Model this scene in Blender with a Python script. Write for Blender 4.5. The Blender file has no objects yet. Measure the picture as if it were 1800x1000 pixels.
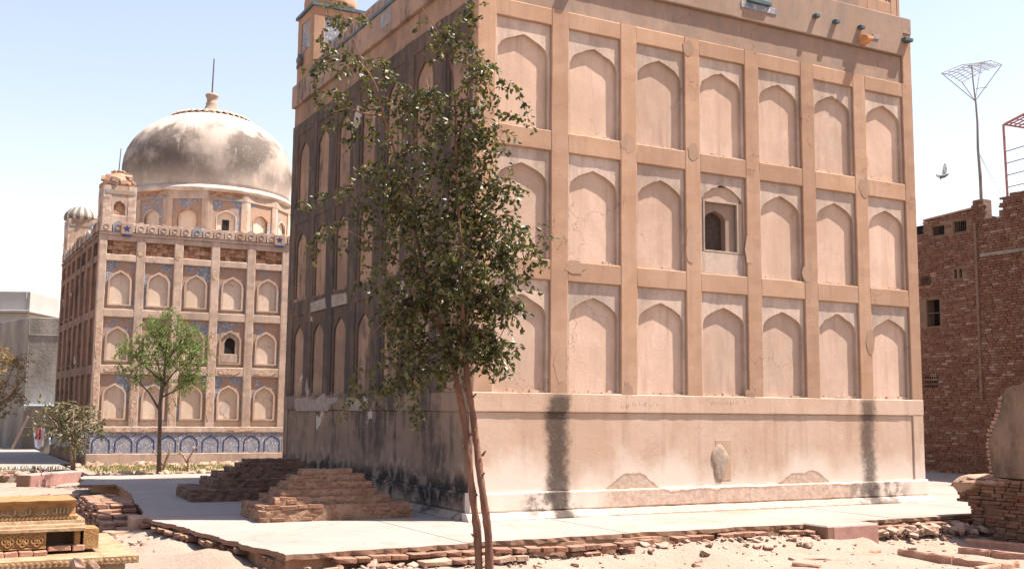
import bpy, bmesh, math, random
import numpy as np
from mathutils import Vector, Matrix
random.seed(7); rng = np.random.default_rng(7)
sc = bpy.context.scene
COL = sc.collection
R = math.radians

# ------------------------------------------------------------------ camera
F, YAW, PIT, ROL = 1906.09, R(28.5355), R(6.6519), R(0.5439)
CAM = Vector((-6.5438, -14.4046, 1.6))
fw = Vector((math.sin(YAW)*math.cos(PIT), math.cos(YAW)*math.cos(PIT), math.sin(PIT)))
rt0 = Vector((math.cos(YAW), -math.sin(YAW), 0)); up0 = rt0.cross(fw)
rt = rt0*math.cos(ROL) + up0*math.sin(ROL); up = up0*math.cos(ROL) - rt0*math.sin(ROL)
cd = bpy.data.cameras.new('Camera'); cam = bpy.data.objects.new('Camera', cd); COL.objects.link(cam)
cd.sensor_width = 36; cd.lens = F/1800*36; cd.clip_start = .1; cd.clip_end = 4000
cam.matrix_world = Matrix(((rt.x, up.x, -fw.x, CAM.x), (rt.y, up.y, -fw.y, CAM.y), (rt.z, up.z, -fw.z, CAM.z), (0, 0, 0, 1)))
sc.camera = cam
# ------------------------------------------------------------------ light
EL, SX, SY = R(63), .896, -.444
w = bpy.data.worlds.new('World'); sc.world = w; w.use_nodes = True
nt = w.node_tree; bg = nt.nodes['Background']; sky = nt.nodes.new('ShaderNodeTexSky')
sky.sky_type = 'NISHITA'; sky.sun_disc = False; sky.sun_elevation = EL; sky.sun_rotation = math.atan2(SX, SY)
sky.air_density = 1.55; sky.dust_density = 1.1; sky.ozone_density = 3.0; sky.altitude = 30
hz_ = nt.nodes.new('ShaderNodeMix'); hz_.data_type = 'RGBA'; hz_.blend_type = 'MULTIPLY'; hz_.inputs[0].default_value = 1; hz_.inputs[7].default_value = (1.27, 1.0, .93, 1)   # warm tint on the sky colour, for haze and white balance
nt.links.new(sky.outputs[0], hz_.inputs[6]); nt.links.new(hz_.outputs[2], bg.inputs[0]); bg.inputs[1].default_value = .086
sd = bpy.data.lights.new('Sun', 'SUN'); sd.energy = 5.0; sd.angle = R(.5); sd.color = (1, .91, .81)
so = bpy.data.objects.new('Sun', sd); COL.objects.link(so)
SUN = Vector((math.cos(EL)*SX, math.cos(EL)*SY, math.sin(EL)))
so.rotation_euler = SUN.to_track_quat('Z', 'Y').to_euler(); so.location = (10, -10, 30)
sc.view_settings.view_transform = 'Standard'; sc.view_settings.look = 'None'
sc.view_settings.exposure = 1.5; sc.view_settings.gamma = 1
sc.render.engine = 'CYCLES'

# ------------------------------------------------------------------ placement helpers
def ray(u, v): return fw + rt*((u-900)/F) + up*((500-v)/F)
def gp(u, v, z=0.):
    d = ray(u, v); return CAM + d*((z-CAM.z)/d.z)
def at(u, v, D): return CAM + ray(u, v)*D          # D = distance along the view axis
def onx(u, v, X):
    d = ray(u, v); return CAM + d*((X-CAM.x)/d.x)
def ony(u, v, Y):
    d = ray(u, v); return CAM + d*((Y-CAM.y)/d.y)

# ------------------------------------------------------------------ object helpers
def tag(o, label=None, cat=None, group=None, kind=None):
    if label: o['label'] = label
    if cat: o['category'] = cat
    if group: o['group'] = group
    if kind: o['kind'] = kind
    return o
def empty(name, loc, label, cat, group=None):
    o = bpy.data.objects.new(name, None); COL.objects.link(o); o.location = loc
    o.empty_display_size = .2
    return tag(o, label, cat, group)
def link(name, me, parent=None, mw=None):
    """link mesh whose vertices are in world space (or with matrix mw)"""
    o = bpy.data.objects.new(name, me); COL.objects.link(o)
    m = mw or Matrix.Identity(4)
    if parent is not None:
        o.parent = parent
        pw = PW.get(parent.name, None)
        if pw is None: pw = Matrix.LocRotScale(parent.location, parent.rotation_euler, parent.scale)
        o.matrix_parent_inverse = Matrix.Identity(4)
        m = pw.inverted() @ m
        PW[o.name] = pw @ m
    else:
        PW[o.name] = m
    l, r, s = m.decompose()
    o.location = l; o.rotation_euler = r.to_euler(); o.scale = s
    return o
PW = {}
class MB:
    def __init__(s): s.v = []; s.f = []
    def add(s, vs, fs):
        n = len(s.v); s.v += [tuple(x) for x in vs]; s.f += [tuple(i+n for i in f) for f in fs]; return s
    def box(s, a, b, L=None):
        (x0, y0, z0), (x1, y1, z1) = a, b
        vs = [(x0,y0,z0),(x1,y0,z0),(x1,y1,z0),(x0,y1,z0),(x0,y0,z1),(x1,y0,z1),(x1,y1,z1),(x0,y1,z1)]
        if L: vs = [L(*v) for v in vs]
        return s.add(vs, [(0,3,2,1),(4,5,6,7),(0,1,5,4),(1,2,6,5),(2,3,7,6),(3,0,4,7)])
    def rings(s, rings, cap=True, closed=True):
        n = len(rings[0]); vs = [p for r in rings for p in r]; fs = []
        for i in range(len(rings)-1):
            for j in range(n if closed else n-1):
                k = (j+1) % n
                fs.append((i*n+j, i*n+k, (i+1)*n+k, (i+1)*n+j))
        if cap:
            fs.append(tuple(range(n))[::-1]); fs.append(tuple((len(rings)-1)*n+j for j in range(n)))
        return s.add(vs, fs)
    def tube(s, pts, rad, n=6, cap=True):
        pts = [Vector(p) for p in pts]; rings = []
        if not hasattr(rad, '__len__'): rad = [rad]*len(pts)
        a = None
        for i, p in enumerate(pts):
            t = (pts[min(i+1, len(pts)-1)] - pts[max(i-1, 0)])
            if t.length < 1e-9: t = Vector((0,0,1))
            t.normalize()
            if a is None: a = t.orthogonal().normalized()
            else:
                a = a - t*a.dot(t); a = a.normalized() if a.length > 1e-6 else t.orthogonal().normalized()
            b = t.cross(a)
            rings.append([p + (a*math.cos(2*math.pi*k/n) + b*math.sin(2*math.pi*k/n))*rad[i] for k in range(n)])
        return s.rings(rings, cap)
    def lathe(s, c, prof, n=32, cap=True, lobe=0, lobes=0, ph=0.):
        rings = []
        for r, z in prof:
            ring = []
            for k in range(n):
                t = 2*math.pi*k/n + ph; q = r*(1 + (lobe*abs(math.sin(lobes*t/2)) if lobes else 0))
                ring.append((c[0]+q*math.cos(t), c[1]+q*math.sin(t), c[2]+z))
            rings.append(ring)
        return s.rings(rings, cap)
    def mesh(s, mat, smooth=False, bevel=0):
        me = bpy.data.meshes.new('m'); me.from_pydata([tuple(v) for v in s.v], [], s.f)
        bm = bmesh.new(); bm.from_mesh(me); bmesh.ops.recalc_face_normals(bm, faces=bm.faces)
        if bevel:
            es = [e for e in bm.edges if len(e.link_faces) == 2 and e.calc_face_angle(0) > .6]
            bmesh.ops.bevel(bm, geom=es, offset=bevel, segments=1, affect='EDGES')
        bm.to_mesh(me); bm.free()
        if smooth: me.polygons.foreach_set('use_smooth', [True]*len(me.polygons))
        if mat: me.materials.append(mat)
        return me
    def build(s, name, mat, parent=None, smooth=False, bevel=0):
        me = s.mesh(mat, smooth, bevel); me.name = name
        return link(name, me, parent)

# ------------------------------------------------------------------ material helpers
class NT:
    def __init__(s, name):
        s.m = bpy.data.materials.new(name); s.m.use_nodes = True; s.t = s.m.node_tree
        s.b = s.t.nodes['Principled BSDF']; s.geo = s.t.nodes.new('ShaderNodeNewGeometry'); s.pos = s.geo.outputs['Position']
        s.b.inputs['Specular IOR Level'].default_value = .2
    def n(s, typ, ins=None, **kw):
        x = s.t.nodes.new(typ)
        for k, v in kw.items(): setattr(x, k, v)
        for k, v in (ins or {}).items(): s.set(x.inputs[k], v)
        return x
    def set(s, sock, v):
        if isinstance(v, bpy.types.NodeSocket): s.t.links.new(v, sock)
        else:
            if isinstance(v, tuple) and len(v) == 3 and sock.type == 'RGBA': v = (*v, 1)
            sock.default_value = v
    def mth(s, op, a, b=0., clamp=False): 
        x = s.n('ShaderNodeMath', {0: a, 1: b}, operation=op, use_clamp=clamp); return x.outputs[0]
    def mul(s, a, b): return s.mth('MULTIPLY', a, b)
    def add(s, a, b): return s.mth('ADD', a, b)
    def sub(s, a, b): return s.mth('SUBTRACT', a, b)
    def xyz(s, v=None):
        x = s.n('ShaderNodeSeparateXYZ', {0: v or s.pos}); return x.outputs
    def vscale(s, sc_, v=None, off=(0,0,0)):
        x = s.n('ShaderNodeMapping', {0: v or s.pos}); x.inputs['Scale'].default_value = sc_; x.inputs['Location'].default_value = off; return x.outputs[0]
    def noise(s, scale, detail=5, rough=.6, st=None, dist=0., v=None, off=(0,0,0)):
        vec = s.vscale(st or (1,1,1), v, off) if (st or off != (0,0,0)) else (v or s.pos)
        x = s.n('ShaderNodeTexNoise', {'Vector': vec, 'Scale': scale, 'Detail': detail, 'Roughness': rough, 'Distortion': dist}); return x.outputs['Fac']
    def vor(s, scale, feature='F1', out='Distance', st=None, rnd=1.):
        x = s.n('ShaderNodeTexVoronoi', {'Vector': s.vscale(st) if st else s.pos, 'Scale': scale, 'Randomness': rnd}, feature=feature); return x.outputs[out]
    def mr(s, v, a, b, c=0., d=1.):
        x = s.n('ShaderNodeMapRange', {0: v, 1: a, 2: b, 3: c, 4: d}, interpolation_type='SMOOTHSTEP'); return x.outputs[0]
    def mix(s, f, a, b, mode='MIX'):
        x = s.n('ShaderNodeMix', data_type='RGBA', blend_type=mode); s.set(x.inputs[0], f); s.set(x.inputs[6], a); s.set(x.inputs[7], b); return x.outputs[2]
    def band(s, v, a, b, soft=.03): return s.mul(s.mr(v, a-soft, a+soft), s.mr(v, b+soft, b-soft))
    def out(s, col, rough=.9, bump=None, bstr=.3, bdist=.02):
        s.set(s.b.inputs['Base Color'], col); s.set(s.b.inputs['Roughness'], rough)
        if bump is not None:
            x = s.n('ShaderNodeBump', {'Height': bump, 'Strength': bstr, 'Distance': bdist}); s.t.links.new(x.outputs[0], s.b.inputs['Normal'])
        return s.m
    def rand(s):
        oi = s.n('ShaderNodeObjectInfo').outputs['Random']
        return s.mth('FRACT', s.add(oi, s.geo.outputs['Random Per Island']))

def m_simple(name, c1, c2, scale=4, rough=.9, bs=.3, bscale=30, st=None, metal=0, bd=.01):
    g = NT(name); col = g.mix(g.mr(g.noise(scale, 6, .65, st), .3, .7), c1, c2)
    g.b.inputs['Metallic'].default_value = metal
    return g.out(col, rough, g.noise(bscale, 4, .7), bs, bd)

def m_plaster(name, c1, c2, gray=.0, lower=False, top=False):
    g = NT(name); x, y, z = g.xyz()
    big = g.noise(.9, 6, .62); mid = g.noise(3.6, 7, .68); fine = g.noise(26, 6, .7)
    stre = g.noise(1., 6, .7, (5.5, 5.5, .45))
    c = g.mix(g.mr(big, .32, .68), c1, c2)
    c = g.mix(g.mul(g.mr(mid, .5, .78), .45), c, tuple(q*1.22 for q in c1))
    c = g.mix(g.mul(g.mr(stre, .48, .74), .42), c, (.28, .18, .125))
    c = g.mix(g.mul(g.mr(fine, .30, .62, 1, 0), .13), c, (.25, .15, .10))
    wat = g.noise(.6, 8, .66, (1, 1, .75), dist=1.2, off=(6, 2, 3)); c = g.mix(g.mul(g.mr(wat, .46, .58), .55), c, tuple(q*f_ for q, f_ in zip(c2, (.80, .74, .68))))
    if gray: c = g.mix(g.mul(g.mr(g.noise(2.3, 7, .75, (1.5, 1.5, .6), off=(3, 1, 2)), .40, .66), gray), c, (.23, .195, .175))
    ck = g.mul(g.mr(g.n('ShaderNodeTexVoronoi', {'Vector': g.n('ShaderNodeVectorMath', {0: g.vscale((1, 1, .6)), 1: g.n('ShaderNodeTexNoise', {'Vector': g.pos, 'Scale': 3., 'Detail': 5.}).outputs['Color']}, operation='ADD').outputs[0], 'Scale': .75}, feature='DISTANCE_TO_EDGE').outputs['Distance'], .006, .0025), g.mr(g.noise(.7, 3, .5, off=(8, 8, 1)), .5, .58))
    c = g.mix(g.mul(ck, .6), c, (.17, .10, .07))
    # chips: pale lost-skin patches, dark pits
    chip = g.mr(g.noise(2.1, 8, .72, off=(9, 4, 1)), .67, .70)
    c = g.mix(g.mul(chip, .55), c, (.60, .48, .39))
    pit = g.mul(g.mr(g.vor(7.), .055, .03), g.mr(g.noise(1.7, 3, .5, off=(2, 7, 7)), .5, .56))
    c = g.mix(g.mul(pit, .8), c, (.09, .05, .035))
    bump = g.add(g.mul(fine, .35), g.add(g.mul(mid, .5), g.mul(chip, -.15)))
    if lower:
        edge = g.mul(g.sub(mid, .5), .5)
        # efflorescence rising from the ground
        h = g.add(z, g.mul(g.sub(g.noise(1.15, 6, .6, (1, 1, .6), off=(5, 0, 0)), .5), 1.7))
        c = g.mix(g.mul(g.mr(h, 1.05, .40), .85), c, (.80, .70, .61))
        # blown plaster with a broken upper outline
        hx = g.add(g.add(.36, g.mul(g.band(x, 3.25, 3.75, .48), .40)), g.add(g.mul(g.band(x, 6.7, 7.6, .30), .24), g.mul(g.sub(g.noise(1.5, 5, .6, (1, 0, 0)), .5), .26)))
        d = g.sub(g.add(z, g.mul(edge, .30)), hx)
        inx = g.band(x, 2.9, 8.4, .25)
        crust = g.noise(13, 7, .72)
        peel = g.mul(g.mr(d, .012, -.012), inx)
        c = g.mix(g.mul(peel, .9), c, g.mix(g.mr(crust, .35, .65), (.46, .32, .235), (.64, .51, .42)))
        rim = g.mul(g.band(d, -.028, .012, .010), inx)
        c = g.mix(g.mul(rim, .5), c, (.38, .24, .165))
        # black run-off below two pilasters
        wob = g.add(g.mul(g.sub(g.noise(9, 6, .8), .5), .26), g.mul(g.sub(g.noise(1.6, 4, .6, off=(2, 2, 5)), .5), .34))
        xa = g.add(x, wob)
        st = g.mth('MAXIMUM', g.band(xa, 1.95, 2.30, .09), g.mul(g.band(xa, 8.57, 8.88, .10), .9))
        st = g.mul(st, g.mul(g.mr(z, 1.98, 1.78), g.mr(g.noise(19, 7, .85), .30, .50, .70, 1)))
        c = g.mix(g.mul(st, .90), c, (.062, .046, .039))
        foot = g.mul(g.mth('MAXIMUM', g.band(xa, 1.5, 2.5, .2), g.band(xa, 8.2, 9.6, .3)), g.mul(g.mr(z, .42, .36), g.mr(g.noise(3.2, 6, .7, off=(1, 1, 4)), .42, .58)))
        c = g.mix(g.mul(foot, .75), c, (.08, .065, .06))
        bump = g.add(bump, g.mul(peel, g.add(-.5, g.mul(crust, .5))))
    tint = g.mr(g.n('ShaderNodeObjectInfo').outputs['Random'], 0., 1., .64, .78)
    c = g.mix(1., c, g.n('ShaderNodeCombineColor', {0: tint, 1: g.mul(tint, .965), 2: g.mul(tint, .95)}).outputs[0], 'MULTIPLY')
    return g.out(c, .93, bump, .45, .016)

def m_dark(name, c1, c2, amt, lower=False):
    """dark plaster of the side faces, soot- and lichen-blackened on the front tomb"""
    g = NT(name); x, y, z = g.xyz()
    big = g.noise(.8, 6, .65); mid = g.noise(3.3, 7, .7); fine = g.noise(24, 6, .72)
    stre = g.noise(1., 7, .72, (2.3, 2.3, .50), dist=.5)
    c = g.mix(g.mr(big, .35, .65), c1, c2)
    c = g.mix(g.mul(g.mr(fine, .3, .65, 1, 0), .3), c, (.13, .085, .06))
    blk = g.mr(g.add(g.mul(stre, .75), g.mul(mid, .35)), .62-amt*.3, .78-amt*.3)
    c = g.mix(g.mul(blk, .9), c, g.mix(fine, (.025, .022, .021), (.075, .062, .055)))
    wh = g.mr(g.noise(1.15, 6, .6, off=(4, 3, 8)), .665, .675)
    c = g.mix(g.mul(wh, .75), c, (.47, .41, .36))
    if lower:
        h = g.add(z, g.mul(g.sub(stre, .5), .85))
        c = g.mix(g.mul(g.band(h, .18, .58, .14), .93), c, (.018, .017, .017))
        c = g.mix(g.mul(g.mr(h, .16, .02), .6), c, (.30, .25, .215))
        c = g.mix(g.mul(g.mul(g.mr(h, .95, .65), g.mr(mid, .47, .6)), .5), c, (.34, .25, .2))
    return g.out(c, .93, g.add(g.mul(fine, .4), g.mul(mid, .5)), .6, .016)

def m_brick(name, cols, mortar=None, rough=.92, dust=(.45, .33, .24), dustamt=.35):
    g = NT(name); r = g.rand()
    ramp = g.n('ShaderNodeValToRGB', {0: r}); e = ramp.color_ramp; e.interpolation = 'LINEAR'
    while len(e.elements) < len(cols): e.elements.new(.5)
    for i, cc in enumerate(cols): e.elements[i].position = i/(len(cols)-1); e.elements[i].color = (*cc, 1)
    f = g.noise(22, 6, .7); c = g.mix(g.mul(g.mr(f, .35, .7, 1, 0), .5), ramp.outputs[0], (.06, .03, .02))
    c = g.mix(g.mul(g.mr(g.noise(5, 6, .7), .48, .68), dustamt), c, dust)
    nz = g.xyz(g.geo.outputs['Normal'])[2]
    c = g.mix(g.mul(g.mr(nz, .5, .95), dustamt), c, dust)
    return g.out(c, rough, g.add(f, g.mul(g.noise(6, 4, .6), .8)), .6, .015)

def m_ground(name):
    g = NT(name); x, y, z = g.xyz()
    a = g.noise(.35, 6, .6); b = g.noise(2.2, 7, .7); f = g.noise(38, 5, .75)
    c = g.mix(g.mr(a, .35, .65), (.275, .212, .168), (.325, .26, .21))
    c = g.mix(g.mul(g.mr(b, .48, .72), .6), c, (.28, .185, .125))
    c = g.mix(g.mul(g.mr(f, .28, .55, 1, 0), .5), c, (.17, .11, .075))
    peb = g.mul(g.mr(g.vor(30), .16, .10), g.mr(g.noise(1.4, 4, .6, off=(3, 3, 3)), .45, .6))
    c = g.mix(g.mul(peb, .7), c, (.27, .19, .14))
    return g.out(c, .95, g.add(g.add(g.mul(f, .45), b), g.add(g.mul(g.noise(9, 5, .7), .8), g.mul(peb, .25))), .9, .045)

def m_pave(name):
    g = NT(name)
    a = g.noise(.5, 6, .6); b = g.noise(3.1, 7, .7); f = g.noise(45, 5, .7)
    c = g.mix(g.mr(a, .35, .65), (.235, .207, .186), (.27, .24, .215))
    c = g.mix(g.mul(g.mr(b, .5, .75), .35), c, (.33, .27, .22))
    c = g.mix(g.mul(g.mr(f, .3, .55, 1, 0), .25), c, (.30, .26, .23))
    c = g.mix(g.mul(g.mr(g.noise(1.3, 7, .75, (1, .25, 1), dist=1.), .58, .72), .4), c, (.32, .25, .19))
    vd = g.n('ShaderNodeVectorMath', {0: g.pos, 1: g.n('ShaderNodeTexNoise', {'Vector': g.pos, 'Scale': 2., 'Detail': 5.}).outputs['Color']}, operation='ADD').outputs[0]
    ck = g.mul(g.mr(g.n('ShaderNodeTexVoronoi', {'Vector': vd, 'Scale': .30}, feature='DISTANCE_TO_EDGE').outputs['Distance'], .005, .002), .4); c = g.mix(ck, c, (.13, .09, .065))
    dirt = g.mr(g.noise(.9, 8, .72, off=(4, 4, 0)), .50, .66); c = g.mix(g.mul(dirt, .55), c, (.25, .18, .13))
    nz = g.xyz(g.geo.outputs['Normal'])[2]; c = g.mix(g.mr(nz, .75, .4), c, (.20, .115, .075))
    return g.out(c, .85, g.add(g.mul(f, .3), b), .4, .012)

def m_leaf(name, cols, rough=.38, back=None, trans=.25):
    g = NT(name); r = g.rand()
    ramp = g.n('ShaderNodeValToRGB', {0: r}); e = ramp.color_ramp
    while len(e.elements) < len(cols): e.elements.new(.5)
    for i, cc in enumerate(cols): e.elements[i].position = i/(len(cols)-1); e.elements[i].color = (*cc, 1)
    c = ramp.outputs[0]
    g.b.inputs['Specular IOR Level'].default_value = .5
    g.out(c, rough)
    tr = g.n('ShaderNodeBsdfTranslucent'); g.set(tr.inputs[0], g.mix(1., c, (1.6, 1.7, .7), 'MULTIPLY'))
    mx = g.n('ShaderNodeMixShader', {0: trans}); g.t.links.new(g.b.outputs[0], mx.inputs[1]); g.t.links.new(tr.outputs[0], mx.inputs[2])
    g.t.links.new(mx.outputs[0], g.t.nodes['Material Output'].inputs[0]); return g.m

def m_tile(name, patt=True, broken=.5):
    g = NT(name)
    v = g.vor(16, 'F1'); ve = g.vor(11, 'DISTANCE_TO_EDGE')
    c = g.mix(g.mr(g.noise(5, 4, .6), .35, .65), (.17, .18, .21), (.245, .25, .265))
    if patt:
        c = g.mix(g.mr(v, .32, .2), c, (.50, .48, .47)); c = g.mix(g.mul(g.mr(ve, .05, .02), .6), c, (.06, .085, .19))
        c = g.mix(g.mul(g.mr(g.vor(23, 'F1'), .22, .12), .7), c, (.32, .16, .13))
    br = g.mr(g.noise(1.6, 6, .7, off=(1, 5, 2)), .62-.2*broken, .64-.2*broken)
    c = g.mix(br, c, g.mix(g.noise(9, 4, .7), (.24, .145, .10), (.36, .25, .185)))
    return g.out(c, .7, g.noise(20, 4, .6), .3, .01)

P = {}
P['pil'] = m_plaster('plaster_pilaster', (.45, .285, .185), (.51, .34, .235), .10)
P['niche'] = m_plaster('plaster_niche', (.61, .445, .345), (.68, .52, .415), .16)
P['span'] = m_plaster('plaster_spandrel', (.58, .455, .37), (.64, .53, .45), .45)
P['fascia'] = m_plaster('plaster_fascia', (.34, .245, .19), (.42, .31, .24), .55)
P['low'] = m_plaster('plaster_plinth', (.58, .42, .31), (.64, .49, .385), 0, True)
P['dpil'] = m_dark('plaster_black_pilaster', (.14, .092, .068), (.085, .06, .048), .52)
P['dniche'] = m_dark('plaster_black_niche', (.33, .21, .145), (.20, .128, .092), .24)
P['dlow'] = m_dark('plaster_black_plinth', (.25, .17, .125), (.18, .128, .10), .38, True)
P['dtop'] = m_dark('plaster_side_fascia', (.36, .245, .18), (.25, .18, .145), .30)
P['patch2'] = m_plaster('newer_plaster', (.40, .265, .18), (.47, .325, .23), .2)
P['patch'] = m_simple('pale_undercoat', (.20, .165, .14), (.30, .25, .215), 7, .95)
P['teal'] = m_simple('teal_glazed_tile', (.045, .075, .088), (.08, .12, .135), 9, .5)
P['tile'] = m_tile('blue_white_tile', True, .1)
P['tileb'] = m_tile('blue_tile_worn', True, .80)
P['tilep'] = m_tile('blue_tile_plain', False, .6)
P['navy'] = m_simple('navy_tile_line', (.02, .03, .10), (.03, .05, .14), 9, .4)
P['terra'] = m_simple('terracotta', (.45, .20, .09), (.52, .27, .14), 8)
P['black'] = m_simple('dark_interior', (.012, .011, .011), (.02, .018, .016))  # near-black colour stands in for the shade inside openings
P['frame'] = m_simple('weathered_wood', (.22, .17, .135), (.33, .26, .21), 6, .8, .4, 30, (1, 1, .3))
P['ground'] = m_ground('sandy_earth'); P['pave'] = m_pave('concrete_paving')
P['slabedge'] = m_simple('red_mud_edge', (.28, .15, .095), (.36, .22, .14), 7, .95, .7, 25, bd=.03)
P['brick'] = m_brick('old_thin_brick', [(.16, .07, .042), (.24, .11, .07), (.19, .09, .062), (.28, .155, .10), (.21, .095, .058)], dustamt=.3, dust=(.33, .235, .17))
P['gbrick'] = m_brick('grave_mud_brick', [(.22, .105, .06), (.28, .15, .09), (.25, .125, .08), (.33, .20, .13), (.20, .10, .065)], dustamt=.25, dust=(.30, .20, .14))
P['gbrick2'] = m_brick('grave_dark_brick', [(.13, .07, .045), (.18, .10, .066), (.15, .085, .06), (.22, .14, .10), (.11, .062, .044)], dustamt=.3, dust=(.24, .17, .13))
P['rbrick'] = m_brick('brick_debris', [(.33, .22, .155), (.26, .13, .085), (.38, .28, .21), (.30, .17, .115), (.36, .26, .20)], dustamt=.65, dust=(.37, .285, .225))
P['hbrick'] = m_brick('house_brick', [(.155, .068, .045), (.22, .105, .07), (.18, .088, .062), (.27, .155, .105), (.14, .07, .054), (.38, .28, .21)], dustamt=.45, dust=(.25, .165, .12))
P['mortar'] = m_simple('mud_mortar', (.15, .095, .068), (.21, .14, .10), 3, .95, .6, 18, bd=.03)
P['core'] = m_simple('grave_mud', (.19, .11, .07), (.26, .165, .11), 4, .95, .8, 14, bd=.04)
P['core2'] = m_simple('grave_dark_mud', (.10, .06, .045), (.15, .10, .075), 4, .95, .8, 14, bd=.04)
P['stone'] = m_simple('rubble_stone', (.28, .17, .12), (.36, .25, .185), 5, .95, .7, 20, bd=.02)
P['rslab'] = m_simple('red_sandstone_slab', (.27, .13, .09), (.40, .24, .17), 4, .9, .5, 22, bd=.012)
P['yellow'] = m_simple('yellow_sandstone', (.20, .105, .042), (.31, .185, .085), 9, .92, .9, 24, bd=.016)
P['yellow2'] = m_simple('yellow_sandstone_top', (.24, .15, .08), (.33, .235, .15), 8, .95, .8, 24, bd=.014)
P['maroon'] = m_simple('maroon_paint', (.27, .135, .115), (.35, .21, .175), 3, .8, .3, 20)
P['concrete'] = m_simple('grey_concrete', (.27, .245, .215), (.13, .115, .10), .9, .95, .6, 8, (1, 1, .45), bd=.04)
P['white'] = m_simple('limewash', (.30, .285, .27), (.35, .335, .31), .9, .9, .2)
P['bark'] = m_simple('pinkish_bark', (.10, .052, .037), (.20, .105, .072), 7, .85, .7, 40, (1, 1, .3), bd=.008)
P['dbark'] = m_simple('dark_bark', (.075, .05, .04), (.13, .09, .07), 12, .9, .7, 40, (1, 1, .3), bd=.008)
P['twig'] = m_simple('dry_twig', (.20, .13, .09), (.30, .21, .15), 12)
P['metal'] = m_simple('rusty_iron', (.075, .06, .055), (.14, .10, .085), 9, .7)
P['redmetal'] = m_simple('red_primer_iron', (.30, .12, .11), (.38, .18, .15), 6, .6)
P['pole'] = m_simple('grey_weathered_pole', (.16, .14, .125), (.26, .235, .21), 9, .85, .4, 40, (1, 1, .2))
P['tarp'] = m_simple('pale_blue_sheet', (.42, .52, .64), (.50, .60, .70), 4, .6)
P['cred'] = m_simple('red_cloth', (.34, .05, .07), (.42, .10, .12), 7)
P['cblue'] = m_simple('pale_blue_cloth', (.45, .53, .68), (.62, .68, .76), 7)
P['feather'] = m_simple('grey_feather', (.10, .095, .10), (.20, .19, .19), 20, .7)
P['grass'] = m_leaf('dry_grass', [(.10, .12, .03), (.20, .20, .06), (.30, .25, .11)], .7)
P['leaf'] = m_leaf('dark_glossy_leaf', [(.016, .020, .006), (.040, .045, .010), (.085, .085, .022), (.045, .050, .013), (.15, .13, .05)], .44, trans=.26)
P['leafg'] = m_leaf('bright_feathery_leaf', [(.08, .135, .028), (.125, .185, .04), (.17, .23, .058), (.095, .14, .032)], .55, trans=.35)
P['leafs'] = m_leaf('dull_broad_leaf', [(.075, .075, .035), (.11, .10, .05), (.17, .145, .085), (.09, .095, .04)], .5)
P['leafo'] = m_leaf('dry_orange_leaf', [(.22, .12, .045), (.17, .13, .05), (.28, .17, .07), (.12, .12, .045)], .6)

# ================================================================== SETTING
def jit(a): return random.uniform(-a, a)
# ground: one sheet to the horizon, finer and uneven near the camera
def ground():
    def axis(lo, hi, step): 
        a = list(np.arange(lo, hi+1e-6, step)); 
        for k in (3, 8, 20, 60, 160, 400, 900, 1800): a = [lo-k]+a+[hi+k]
        return a
    xs = axis(-10, 14, .16); ys = axis(-12, 20, .16)
    X, Y = np.meshgrid(xs, ys)
    def vn(X, Y, s, seed):
        r = np.random.default_rng(seed).random((256, 256)); x = X*s; y = Y*s
        xi = np.floor(x).astype(int); yi = np.floor(y).astype(int); fx = x-xi; fy = y-yi
        fx = fx*fx*(3-2*fx); fy = fy*fy*(3-2*fy); g = lambda a, b: r[a % 256, b % 256]
        return g(xi,yi)*(1-fx)*(1-fy)+g(xi+1,yi)*fx*(1-fy)+g(xi,yi+1)*(1-fx)*fy+g(xi+1,yi+1)*fx*fy
    Z = -.31 + .08*(vn(X, Y, .5, 1)-.5) + .05*(vn(X, Y, 1.7, 2)-.5) + .035*(vn(X, Y, 4.1, 3)-.5) + .022*(vn(X, Y, 7.3, 4)-.5)
    # heaps of earth against the paving edge
    heap = np.exp(-((Y+2.55)/.40)**2)*(.05+.11*vn(X, Y, .9, 5)+.09*(vn(X, Y, 3.3, 8)-.3)+.05*(vn(X, Y, 6., 9)-.5))*((X > -2.7) & (X < 9))
    heap2 = np.exp(-((X+3.35)/.5)**2)*(.05+.14*vn(X, Y, 1.3, 6))*((Y > -2.6) & (Y < 2.6))
    Z = np.maximum(Z, Z+heap) + heap2
    far = (np.abs(X) > 20) | (Y > 26) | (Y < -14); Z[far] = -.35
    inside = (X > -2.4) & (Y > -1.9) & (X < 40) & (Y < 60); Z[inside] = np.minimum(Z[inside], -.3)
    global GXS, GYS, GZZ
    GXS, GYS, GZZ = np.array(xs), np.array(ys), Z
    V = np.stack([X.ravel(), Y.ravel(), Z.ravel()], 1); nx = len(xs); ny = len(ys)
    f = [(j*nx+i, j*nx+i+1, (j+1)*nx+i+1, (j+1)*nx+i) for j in range(ny-1) for i in range(nx-1)]
    me = bpy.data.meshes.new('ground'); me.from_pydata(V.tolist(), [], f); me.materials.append(P['ground'])
    me.polygons.foreach_set('use_smooth', [True]*len(me.polygons))
    return tag(link('ground', me), kind='structure')
ground()
def GZ(x, y): return float(GZZ[np.abs(GYS-y).argmin(), np.abs(GXS-x).argmin()])

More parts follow.
